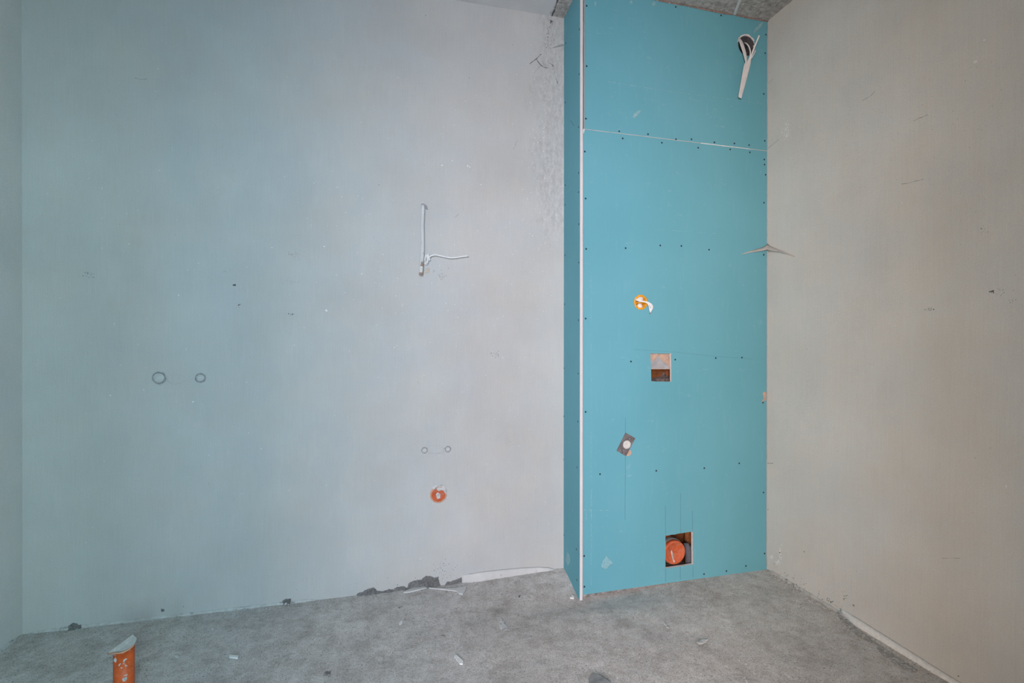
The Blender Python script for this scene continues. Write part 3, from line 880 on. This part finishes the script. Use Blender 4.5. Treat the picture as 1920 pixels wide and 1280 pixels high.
oc = on_back(822, 926.5)
wd_ = thing('wall_drain', 'orange capped drain outlet in the plaster wall', 'pipe', oc)
ro = 0.034
obj('rim', *lathe(oc, NB, [(ro * 1.12, -0.003), (ro * 1.12, 0.003), (ro * 1.02, 0.006), (ro * 0.95, 0.006), (ro * 0.93, 0.0)], 36, True), 'lip', wd_, True)
obj('cap', *lathe(oc, NB, [(ro * 0.96, -0.004), (ro * 0.96, 0.003), (ro * 0.90, 0.0045), (ro * 0.70, 0.0035), (0.001, 0.0035)], 36), 'orange_cap', wd_, True)
obj('mortar_crust', *lump([on_back(*p, 0.002) for p in [(810, 914), (815, 910), (824, 908.5), (832, 911), (838, 918), (839, 928), (835, 927), (831, 920), (826, 919), (822, 921), (818, 917), (812, 920)]], NB, 0.009, 9, 0.003, 4), 'splat', wd_)
obj('dust_spot', *lump([on_back(*p, 0.0036) for p in [(817, 926), (822, 922), (826, 927), (825, 934), (820, 935)]], NB, 0.0008, 12, 0.003, 3), 'splat', wd_)

# dark mortar where the plaster has broken off along the foot of the wall
def mort(poly, th=0.006, seed=0):
    return obj('mortar_patch', *lump([on_back(*p) for p in poly], NB, th, seed, 0.0024, 4), 'mortar', wall_back)
mort([(738, 1116), (737, 1104), (745, 1100), (757, 1098), (764, 1103), (766, 1093), (776, 1088), (790, 1086), (796, 1080), (806, 1079), (815, 1083), (822, 1080), (823, 1090), (826, 1098), (832, 1101), (838, 1090), (846, 1089), (858, 1085), (866, 1082), (866, 1094), (869, 1100), (850, 1106), (800, 1113)], 0.007, 1)
mort([(666, 1118), (670, 1112), (680, 1109), (688, 1104), (695, 1102), (702, 1101), (707, 1107), (716, 1108), (722, 1107), (730, 1104), (738, 1105), (742, 1114), (712, 1118), (690, 1121)], 0.014, 2)
mort([(712, 1118), (716, 1112), (722, 1114), (727, 1109), (735, 1110), (737, 1117), (724, 1120)], 0.014, 5)
mort([(530, 1136), (530, 1126), (536, 1122), (545, 1122), (546, 1136)], 0.014, 3)
mort([(128, 1184), (128, 1173), (137, 1166.5), (144, 1168), (147, 1172), (151, 1170.5), (157, 1173), (156, 1184)], 0.014, 4)
mort([(302, 1143.5), (302, 1141), (306, 1140.5), (309.5, 1142), (308, 1146), (303, 1146)], 0.002, 6)
mort([(648, 1122), (652, 1119.5), (658, 1121), (657, 1124), (650, 1125)], 0.003, 7)

# joint between wall and floor: thin grey fillet
def fillet(path, nm, mat, wd, hh, parent, side_n):
    V, Fc = [], []
    m = len(path)
    for i, p in enumerate(path):
        k = 0.6 + 0.5 * noise.noise(Vector((i * 0.7, wd * 99, 0))) + 0.2 * noise.noise(Vector((i * 2.1, 3, 0)))
        e = min(1, i / 2, (m - 1 - i) / 2) * 0.9 + 0.1
        a, b = wd * k * e, hh * (0.6 + 0.6 * k) * e
        p = Vector(p)
        V += [p - UP * 0.01 - side_n * 0.004, p + side_n * a - UP * 0.01, p + side_n * a * 0.75 + UP * b * 0.35, p + side_n * a * 0.3 + UP * b * 0.85, p + UP * b - side_n * 0.004]
    for i in range(m - 1):
        for a in range(5):
            b = (a + 1) % 5
            Fc.append((i * 5 + a, i * 5 + b, i * 5 + 5 + b, i * 5 + 5 + a))
    Fc += [(0, 1, 2, 3, 4), tuple((m - 1) * 5 + a for a in range(5))]
    return obj(nm, V, Fc, mat, parent, True)
fillet([(L + 0.02 + i * 0.03, D, floor_z(L + i * 0.03, D) + 0.001) for i in range(36)], 'mortar_fillet', 'fillet', 0.012, 0.010, wall_back, NB)
fillet([(L, D - 0.01 - i * 0.03, 0.001) for i in range(50)], 'mortar_fillet', 'fillet', 0.016, 0.014, wall_left, NL)
fillet([(R, BR - 0.005 - i * 0.02, 0.001) for i in range(26)], 'mortar_fillet', 'fillet', 0.018, 0.012, wall_right, NR)

# white strip of plaster along the foot of the wall beside the boxing
def bead(tops, bots, bulge, nm, label, cat, pts, nrm, mat='white_plaster'):
    n = 26
    def interp(a, t):
        q = t * (len(a) - 1); j = min(int(q), len(a) - 2); k = q - j
        return (a[j][0] * (1 - k) + a[j + 1][0] * k, a[j][1] * (1 - k) + a[j + 1][1] * k)
    V, Fc = [], []
    S = 9
    for i in range(n + 1):
        t = i / n
        A, B = pts(*interp(tops, t)), pts(*interp(bots, t))
        e = max(0.15, min(1, 6 * t, 6 * (1 - t)))
        for s in range(S + 1):
            an = PI * s / S
            p = A.lerp(B, (1 - math.cos(an)) / 2)
            V.append(p + nrm * (bulge * math.sin(an) ** 0.7 * e + 0.001 + 0.0012 * noise.noise(p * 40)) if 0 < s < S else p - nrm * 0.002)
    for i in range(n):
        for s in range(S):
            Fc.append((i * (S + 1) + s, i * (S + 1) + s + 1, (i + 1) * (S + 1) + s + 1, (i + 1) * (S + 1) + s))
        Fc.append((i * (S + 1), (i + 1) * (S + 1), (i + 1) * (S + 1) + S, i * (S + 1) + S))
    Fc += [tuple(range(S + 1)), tuple(n * (S + 1) + s for s in range(S + 1))]
    o = obj(nm, V, Fc, mat, None, True, (sum((Vector(v) for v in V), Vector()) / len(V)))
    return tag(o, label, cat)
bead([(866, 1078), (880, 1075), (905, 1071), (940, 1067), (975, 1064), (1005, 1062), (1030, 1063), (1044, 1068), (1054, 1077)],
     [(868, 1096), (885, 1098), (905, 1097), (940, 1092), (975, 1088), (1005, 1085), (1030, 1083), (1044, 1081), (1055, 1080)],
     0.012, 'plaster_strip', 'white plaster strip bulging along the wall foot beside the boxing', 'plaster strip', on_back, NB)
bead([(1576, 1140), (1605, 1156), (1640, 1178), (1690, 1209), (1740, 1241), (1800, 1278), (1850, 1309)],
     [(1577, 1148), (1605, 1174), (1640, 1201), (1690, 1234), (1740, 1265), (1800, 1303), (1850, 1334)],
     0.022, 'plaster_strip', 'long pale plaster strip along the foot of the right wall', 'plaster strip', on_right, NR, 'filler')
# broken plaster slivers lying in front of the dark mortar
tag(obj('plaster_sliver', *slab([on_floor(*p, 0.002) for p in [(757, 1112), (762, 1108), (775, 1103.5), (788, 1101.5), (797, 1101), (800, 1103), (785, 1107), (768, 1111)]], UP, 0.006), 'white_plaster', None, False, on_floor(778, 1106)),
    'long white plaster sliver on the floor under dark mortar', 'plaster chip')
tag(obj('plaster_shard', *slab([on_floor(*p, 0.002) for p in [(805, 1103.5), (850, 1104.5), (875, 1100), (872, 1109), (868, 1115), (861, 1114), (856, 1109), (835, 1106.5)]], UP, 0.005), 'white_plaster', None, False, on_floor(860, 1107)),
    'pointed white plaster shard lying left of the plaster strip', 'plaster chip')

# cracks and marks on the plaster
def crack(pts_, wd=0.003, parent=wall_back, pts=on_back, nrm=NB, mat='crack'):
    parts = []
    for a, b in zip(pts_[:-1], pts_[1:]):
        m = 3
        for k in range(m):
            p = (a[0] + (b[0] - a[0]) * k / m, a[1] + (b[1] - a[1]) * k / m)
            q = (a[0] + (b[0] - a[0]) * (k + 1) / m + random.uniform(-.4, .4), a[1] + (b[1] - a[1]) * (k + 1) / m + random.uniform(-.4, .4))
            parts.append(strip(pts(*p), pts(*q), wd * random.uniform(0.3, 1.0), 0.0003, nrm))
    if wd < 0.0025: mat = 'hairline'
    return obj('crack', *joined(parts), mat, parent)
crack([(993, 120), (1000, 114.5), (1006, 110), (1010.5, 105.5), (1015, 101)], 0.0035)
crack([(1006, 110), (1009, 116), (1014, 122), (1019, 126), (1028, 127.5)], 0.0045)
crack([(1013, 124), (1007, 130), (1002, 137)], 0.002)
crack([(1042, 147), (1044.5, 152), (1046, 157)], 0.005)
crack([(1030, 118), (1035, 121), (1037, 125)], 0.004)
crack([(963, 279), (966, 272), (970, 263)], 0.0018)
crack([(851, 408), (856, 405), (860, 401)], 0.0018)
crack([(1034, 42), (1033, 36), (1036, 27), (1040, 18), (1043, 8), (1046, 0)], 0.009, ceiling, on_ceil, Vector((0, 0, -1)))
crack([(1032, 44), (1034, 38), (1036, 42)], 0.008)
crack([(1440, 278), (1452, 268), (1462, 260)], 0.0022, wall_right, on_right, NR)
crack([(1441, 157), (1446, 151), (1450, 147)], 0.0020, wall_right, on_right, NR)
crack([(1617, 188), (1625, 184), (1634, 178), (1641, 170)], 0.0020, wall_right, on_right, NR)
crack([(1712, 227), (1725, 221), (1740, 215)], 0.0022, wall_right, on_right, NR)
crack([(1690, 345), (1705, 343), (1718, 339), (1733, 336)], 0.0020, wall_right, on_right, NR)
crack([(1437, 867.5), (1444, 868.5), (1450, 868)], 0.0028, wall_right, on_right, NR)
crack([(1766, 1046), (1800, 1046)], 0.0012, wall_right, on_right, NR)
crack([(253, 146), (262, 149), (275, 148)], 0.0018)
# dry mesh shreds beside the boxing near the top
def wedge(pts_, label_nm):
    return obj(label_nm, *lump([on_back(*p) for p in pts_], NB, 0.004, pts_[0][0], 0.001, 3), 'darkring', wall_back)
wedge([(1031, 91), (1044, 86), (1056, 82), (1058, 86), (1046, 88.5)], 'plaster_shred')

# dark pits and white flecks: far too many to count, one mesh each
def flecks(nm, spots, pts, nrm, mat, parent, th=0.0006):
    parts = []
    for (px, py, r) in spots:
        c = pts(px, py)
        _, s, u = frame(nrm)
        k = random.choice((4, 5, 6)); a0 = random.uniform(0, 6.28); st = random.uniform(0.45, 1.0); ro_ = random.uniform(0, PI)
        poly = []
        for i in range(k):
            a = a0 + 2 * PI * i / k
            x, y = math.cos(a) * r * random.uniform(0.7, 1.2), math.sin(a) * r * st
            poly.append(c + s * (x * math.cos(ro_) - y * math.sin(ro_)) + u * (x * math.sin(ro_) + y * math.cos(ro_)))
        parts.append(slab(poly, nrm, th))
    o = obj(nm, *joined(parts), mat, parent)
    o['kind'] = 'stuff'
    return o
random.seed(21)
def cluster(cx, cy, sx, sy, n, r):
    return [(random.gauss(cx, sx), random.gauss(cy, sy), r * random.uniform(0.5, 1.3)) for _ in range(n)]
wf = [(random.gauss(820, 150), random.gauss(520, 190), random.uniform(0.0010, 0.0024)) for _ in range(170)]
wf += [(random.uniform(80, 1040), random.uniform(60, 1060), random.uniform(0.0008, 0.0022)) for _ in range(150)]
wf += [(random.gauss(1010, 18), random.gauss(330, 120), random.uniform(0.001, 0.0026)) for _ in range(90)]
wf += [(829, 310, .004), (877, 311, .005), (881, 313, .004), (902, 346, .003), (848, 301, .003), (362, 753, .004), (207, 741, .003), (335, 553, .003), (788, 1047, .003), (612, 582, .006), (678, 513, .004), (608, 462, .0035)]
wf = [s for s in wf if 60 < s[0] < 1050 and 40 < s[1] < 1065]
flecks('white_flecks', wf, on_back, NB, 'fleck', wall_back)
df = cluster(551, 477, 9, 2.5, 26, 0.0012) + cluster(556, 478, 11, 4, 16, 0.0010) + cluster(549, 527, 9, 4, 26, 0.0011) + cluster(425, 506, 10, 2, 16, 0.0010)
df += cluster(439, 534, 2, 0.8, 5, 0.003) + cluster(447, 573.5, 1.8, 1.5, 6, 0.0022) + cluster(545, 588, 4, 1.2, 9, 0.0020) + cluster(163, 516, 7, 3, 26, 0.0014)
df += cluster(926, 665, 5, 3.5, 22, 0.0017) + cluster(828, 516, 5, 5, 26, 0.0015) + cluster(813, 508, 2, 2, 8, 0.0014) + cluster(828, 1062, 8, 6, 30, 0.0016)
df += cluster(837, 1075, 10, 6, 24, 0.0015) + [(880, 146, .0035), (710.5, 347, .0025), (798, 29, .0025), (961, 84, .002), (1037, 123, .004), (727, 1083, .002), (779, 1083, .002), (745, 1096, .003), (854, 1063, .002), (344, 1137, .0025), (556, 1105, .002)]
df += cluster(640, 1095, 60, 6, 40, 0.0010) + cluster(1030, 60, 5, 14, 40, 0.0022) + cluster(1030, 130, 12, 25, 60, 0.0013)
df += [(random.uniform(60, 1040), random.uniform(40, 1080), random.uniform(0.0005, 0.0012)) for _ in range(120)]
flecks('dark_pits', [s for s in df if s[0] < 1054], on_back, NB, 'crack', wall_back, 0.0003)
rw = [(random.gauss(1474, 4), random.gauss(244, 10), random.uniform(.0012, .0035)) for _ in range(60)]
rw += [(1482.5 + random.gauss(0, .6), 118 + i * 1.6, .0026) for i in range(7)] + [(1498 + i * .7, 275 + i * 3, .002) for i in range(8)]
rw += [(1463 + random.gauss(0, 1.6), 1044 + random.gauss(0, 9), random.uniform(.003, .0055)) for _ in range(26)] + [(1448 + random.gauss(0, 2), 1046 + random.gauss(0, 3), .004) for _ in range(10)] + [(1457 + random.gauss(0, 2), 1055 + random.gauss(0, 3), .004) for _ in range(10)]
rw += [(random.uniform(1450, 1910), random.uniform(20, 1060), random.uniform(.0006, .0014)) for _ in range(90)]
rw += [(1829, 116, .005), (1846, 75, .004), (1887, 911, .004), (1691, 380, .003), (1680, 545, .002), (1677, 611, .002)]
flecks('white_flecks', rw, on_right, NR, 'fleck', wall_right)
rd = cluster(1741, 580, 6, 2, 14, .0018) + cluster(1859, 547, 2.5, 1.5, 8, .003) + cluster(1880, 546, 7, 4, 14, .0013) + cluster(1900, 562, 5, 3, 10, .0012) + cluster(1843, 434, 6, 4, 14, .0012)
rd += cluster(1583, 1116, 3, 5, 14, .0020) + cluster(1600, 1135, 3, 3, 8, .002) + [(1508, 1034, .003), (1606, 1071, .002), (1797, 1267, .003), (1558, 1128, .004), (1440, 955, .003), (1437.5, 997, .004)]
rd += [(1445 + t * 130 + random.gauss(0, 6), 1060 + t * 80 + random.gauss(0, 4), random.uniform(.001, .003)) for t in [random.random() for _ in range(60)]]
rd += [(random.uniform(1560, 1880), random.gauss(230, 70), random.uniform(.0005, .0012)) for _ in range(160)]
flecks('dark_pits', rd, on_right, NR, 'crack', wall_right, 0.0003)

# ------------------------------------------------------------------ plaster web across the corner beside the boxing
def web():
    V, Fc = [], []
    rows = []
    left = [((1390, 475.6), (1390.5, 476), 0.001), ((1402, 471), (1403, 473), 0.004), ((1415, 467), (1416, 471), 0.009), ((1427, 463.5), (1427, 469.3), 0.016), ((1434, 460.5), (1433, 468.2), 0.022)]
    right = [((1442.5, 459), (1442.5, 468.5), 0.022), ((1449, 462.3), (1449, 469.4), 0.018), ((1459, 466.5), (1460, 471), 0.012), ((1472, 471.5), (1474, 474.5), 0.006), ((1489, 479), (1490, 480), 0.001)]
    for a, b, o_ in left: rows.append((on_box(*a, -0.002), on_box(*b, o_), on_box(b[0], b[1] + 1.2, -0.002)))
    k = Vector((R, BR, 0))
    za, zb = on_right(1438.5, 455).z, on_right(1438.5, 468).z
    rows.append((Vector((R + 0.002, BR + 0.002, za)), Vector((R - 0.022, BR - 0.020, zb)), Vector((R + 0.002, BR + 0.002, zb - 0.003))))
    for a, b, o_ in right: rows.append((on_right(*a, -0.002), on_right(*b, o_), on_right(b[0], b[1] + 1.2, -0.002)))
    for a, b, c in rows:
        V += [a, a.lerp(b, 0.5) + (a - b).cross(Vector((1, -1, 0))) * 0, b, b - UP * 0.0025, c]
    for i in range(len(rows) - 1):
        for s in range(5):
            t = (s + 1) % 5
            Fc.append((i * 5 + s, i * 5 + t, i * 5 + 5 + t, i * 5 + 5 + s))
    Fc += [(0, 1, 2, 3, 4), tuple((len(rows) - 1) * 5 + s for s in range(5))]
    return V, Fc
tag(obj('plaster_web', *web(), 'web', None, True, (R - 0.01, BR - 0.01, on_right(1438.5, 462).z)),
    'winged grey plaster web spanning the corner between boxing and right wall', 'plaster web')

# ------------------------------------------------------------------ cut orange pipe standing on the floor
def floor_pipe():
    dist_ = 1.585                            # distance along the lens axis of the pipe's middle
    mid = O + ray(232.4, 1240) * dist_
    cx, cy = mid.x, mid.y
    d = ray(232.4, 1240); fwd = Vector((d.x, d.y, 0)).normalized(); rgt = Vector((fwd.y, -fwd.x, 0))
    r = 20.6 / F * dist_ * math.cos(math.atan((960 - 232) / F))
    t = thing('floor_drain_pipe', 'orange drain pipe stub standing up from the floor with a slanted top', 'pipe', (cx, cy, 0))
    lens = Vector((math.sin(YAW), math.cos(YAW), 0)); lensx = Vector((math.cos(YAW), -math.sin(YAW), 0))
    edge = [(203, 1225), (211, 1226.6), (218, 1226.6), (226, 1225.6), (233, 1223.6), (240, 1220), (246, 1215.5), (251, 1210.5), (254, 1207)]
    def edge_py(px):
        for (x0, y0), (x1, y1) in zip(edge[:-1], edge[1:]):
            if px <= x1:
                return y0 + (y1 - y0) * (px - x0) / (x1 - x0)
        return edge[-1][1]
    def top_of(p):
        dep = (p.x * lens.x + p.y * lens.y)
        px = 960 + F * (p.x * lensx.x + p.y * lensx.y) / dep
        return HC - dep * (edge_py(px) - 640) / F
    seg = 64
    V, Fc = [], []
    rim_ = []
    for rr in (r, r * 0.92):
        for row in range(2):
            for a in range(seg):
                an = 2 * PI * a / seg
                p = Vector((cx, cy, 0)) + rgt * math.cos(an) * rr + fwd * math.sin(an) * rr
                front = Vector((cx, cy, 0)) + rgt * math.cos(an) * rr - fwd * abs(math.sin(an)) * rr
                z = top_of(front) - 0.062 * max(0, math.sin(an))
                V.append(Vector((p.x, p.y, -0.02 if row == 0 else z)))
                if rr == r and row and math.sin(an) <= 0.01:
                    rim_.append((math.cos(an), Vector((p.x, p.y, z))))
    for a in range(seg):
        b = (a + 1) % seg
        Fc += [(a, b, seg + b, seg + a), (2 * seg + a, 2 * seg + b, 3 * seg + b, 3 * seg + a), (seg + a, seg + b, 3 * seg + b, 3 * seg + a), (a, b, 2 * seg + b, 2 * seg + a)]
    obj('pipe', V, Fc, 'orange', t, True)
    rim_.sort(key=lambda q: q[0])
    rim = [p for _, p in rim_][::2]
    # grey lid on the slanted cut: round in front, straight at the back, hanging over to the left
    ld = lambda px, py, k: O + ray(px, py) * (dist_ + k)
    out = [ld(203.5, 1225, -0.012)] + [p - fwd * 0.003 + UP * 0.001 for p in rim[1:-1]] + [ld(255.5, 1201, 0.012), ld(256.8, 1197.3, 0.02), ld(249.6, 1190.6, 0.045), ld(229, 1206, 0.03), ld(213, 1217.5, 0.01)]
    pa, pb, pc = out[0], rim[-3] - fwd * 0.002, ld(249.6, 1190.6, 0.045)
    n_ = (pb - pa).cross(pc - pa).normalized()
    if n_.z < 0: n_ = -n_
    out = [O + (p - O) * ((pa - O).dot(n_) / (p - O).dot(n_)) for p in out]
    obj('lid', *slab(out, n_, 0.0035), 'lid', t)
    lip = [ld(203.2, 1225.6, -0.014)] + [p - fwd * 0.002 for p in rim[1:-2]]
    obj('lip', *tube(lip, 0.0022, 0.0020, 8, NB, 2), 'lip', t, True)
    for i, pts_ in enumerate([[(213, 1238), (214, 1234), (217, 1231.5), (219, 1237), (217, 1242)], [(230.5, 1240), (232, 1236), (236.5, 1233.5), (238.5, 1235), (234, 1238), (233.5, 1242)], [(229, 1273), (233, 1269), (238, 1268), (238, 1273), (234.5, 1277), (231, 1277)], [(222, 1246), (226, 1242.5), (226.5, 1244), (223, 1249)]]):
        V2 = []
        for (px, py) in pts_:
            dr = ray(px, py); a_ = dr.x ** 2 + dr.y ** 2; b_ = -2 * (dr.x * cx + dr.y * cy); c_ = cx * cx + cy * cy - (r + 0.0009) ** 2
            s_ = (-b_ - math.sqrt(max(0, b_ * b_ - 4 * a_ * c_))) / (2 * a_)
            V2.append(O + dr * s_)
        obj('mortar_splash', *slab(V2, -fwd, 0.0008), 'splat', t)
floor_pipe()

# ------------------------------------------------------------------ bits on the floor
def chip(nm, poly, th, label, cat, mat='white_bit', group=None):
    pts = [on_floor(*p, 0.001) for p in poly]
    o = obj(nm, *slab(pts, UP, th), mat, None, False, sum(pts, Vector()) / len(pts))
    return tag(o, label, cat, group)
chip('white_stick', [(429.5, 1229.5), (447, 1231.5), (446, 1235.5), (430, 1233.5)], 0.006, 'short white plastic stick lying on the left floor', 'stick')
chip('grey_scrap', [(1104, 1279), (1108, 1268), (1114, 1265.5), (1124, 1268), (1138, 1277), (1146, 1283), (1140, 1296), (1106, 1296)], 0.006, 'flat grey scrap on the floor at the bottom edge', 'scrap', 'scrap')
chip('plaster_chip', [(748, 1170), (751, 1165.5), (755, 1165), (754, 1169), (750, 1172.5)], 0.004, 'small white chip on floor midway between pipe stub and boxing', 'chip')
chip('plaster_chip', [(852, 1232), (856, 1229), (862, 1235), (869, 1241), (868, 1246), (862, 1246), (858, 1240)], 0.005, 'crumbly white chip near the bottom centre of the floor', 'chip')
chip('plaster_chip', [(1069, 1122), (1073, 1117), (1077, 1120), (1076, 1123)], 0.006, 'tiny white crumb at the foot of the boxing corner', 'chip')
chip('plaster_chip', [(396, 1180), (399, 1178.5), (401, 1180), (399, 1182.5)], 0.004, 'tiny white crumb on floor near the left wall foot', 'chip')
# dried white splashes: part of the floor
def splash(poly, th=0.0012, mat='splat'):
    pts = [on_floor(*p, 0.0012) for p in poly]
    return obj('dry_splash', *lump(pts, UP, th, poly[0][0], 0.004, 4), mat, floor, True)
splash([(936, 1163), (939, 1158), (943, 1161), (948, 1170), (956, 1179), (968, 1186), (952, 1183), (942, 1181), (936, 1175)])
splash([(1135, 1166), (1139, 1161), (1145, 1161), (1141, 1165)])
splash([(1243, 1165), (1248, 1165), (1252, 1173), (1257, 1178), (1248, 1175)])
splash([(1306, 1203), (1318, 1197), (1328, 1198), (1320, 1206), (1311, 1207)])
splash([(324, 1229), (330, 1226), (338, 1229), (332, 1233)])
splash([(1396, 1265), (1400, 1272), (1404, 1280), (1401, 1282), (1397, 1275)])
splash([(606, 1262), (612, 1258), (620, 1259), (618, 1265), (610, 1267)], 0.002, 'grit')
splash([(825, 1192), (830, 1190.5), (836, 1192), (832, 1194)], 0.002, 'grit')
splash([(745, 1139), (752, 1137), (755, 1138), (748, 1141)], 0.002, 'grit')
splash([(970, 1118), (974, 1115), (976, 1118), (973, 1121)], 0.002, 'grit')

for poly in ([(1566, 1143), (1580, 1152), (1606, 1176), (1640, 1202), (1634, 1206), (1604, 1188), (1576, 1162)],
             [(1636, 1200), (1690, 1236), (1720, 1256), (1712, 1262), (1680, 1246), (1650, 1222)],
             [(1560, 1137), (1540, 1124), (1500, 1103), (1504, 1100), (1545, 1118), (1566, 1132)]):
    obj('damp_stain', *lump([on_floor(*p, 0.0015) for p in poly], UP, 0.0012, poly[0][0], 0.008, 3), 'damp', floor, True)

# grit on the screed
def grit(n, mat, nm, r0, r1, seed, area_=None):
    random.seed(seed)
    parts = []
    for _ in range(n):
        if area_:
            x, y = area_()
        else:
            x, y = random.uniform(L + 0.03, R - 0.03), random.uniform(0.9, D - 0.01)
        if x > BL - 0.01 and y > BF - 0.02 + 0.014 * (x - BL):
            continue
        r = random.uniform(r0, r1)
        z = floor_z(x, y) + r * 0.3
        v = [(x + r * random.uniform(.6, 1.2) * math.cos(a), y + r * random.uniform(.6, 1.2) * math.sin(a), z + r * random.uniform(-.3, .2)) for a in (0.3, 1.8, 3.4, 4.9)]
        v += [(x, y, z + r * random.uniform(.5, .9)), (x, y, z - r)]
        f = [(0, 1, 4), (1, 2, 4), (2, 3, 4), (3, 0, 4), (1, 0, 5), (2, 1, 5), (3, 2, 5), (0, 3, 5)]
        parts.append((v, f))
    o = obj(nm, *joined(parts), mat, floor)
    o['kind'] = 'stuff'
    return o
grit(2600, 'grit', 'grit', 0.0008, 0.0026, 11)
grit(160, 'white_bit', 'white_crumbs', 0.0010, 0.0028, 12)
grit(500, 'fillet', 'wall_foot_crumbs', 0.0012, 0.0040, 13, lambda: (random.uniform(L + .02, BL), D - abs(random.gauss(0, .03)) - 0.004))
grit(420, 'fillet', 'corner_crumbs', 0.0012, 0.0045, 14, lambda: (R - abs(random.gauss(0, .02)) - 0.004, random.uniform(1.2, BR - .01)))
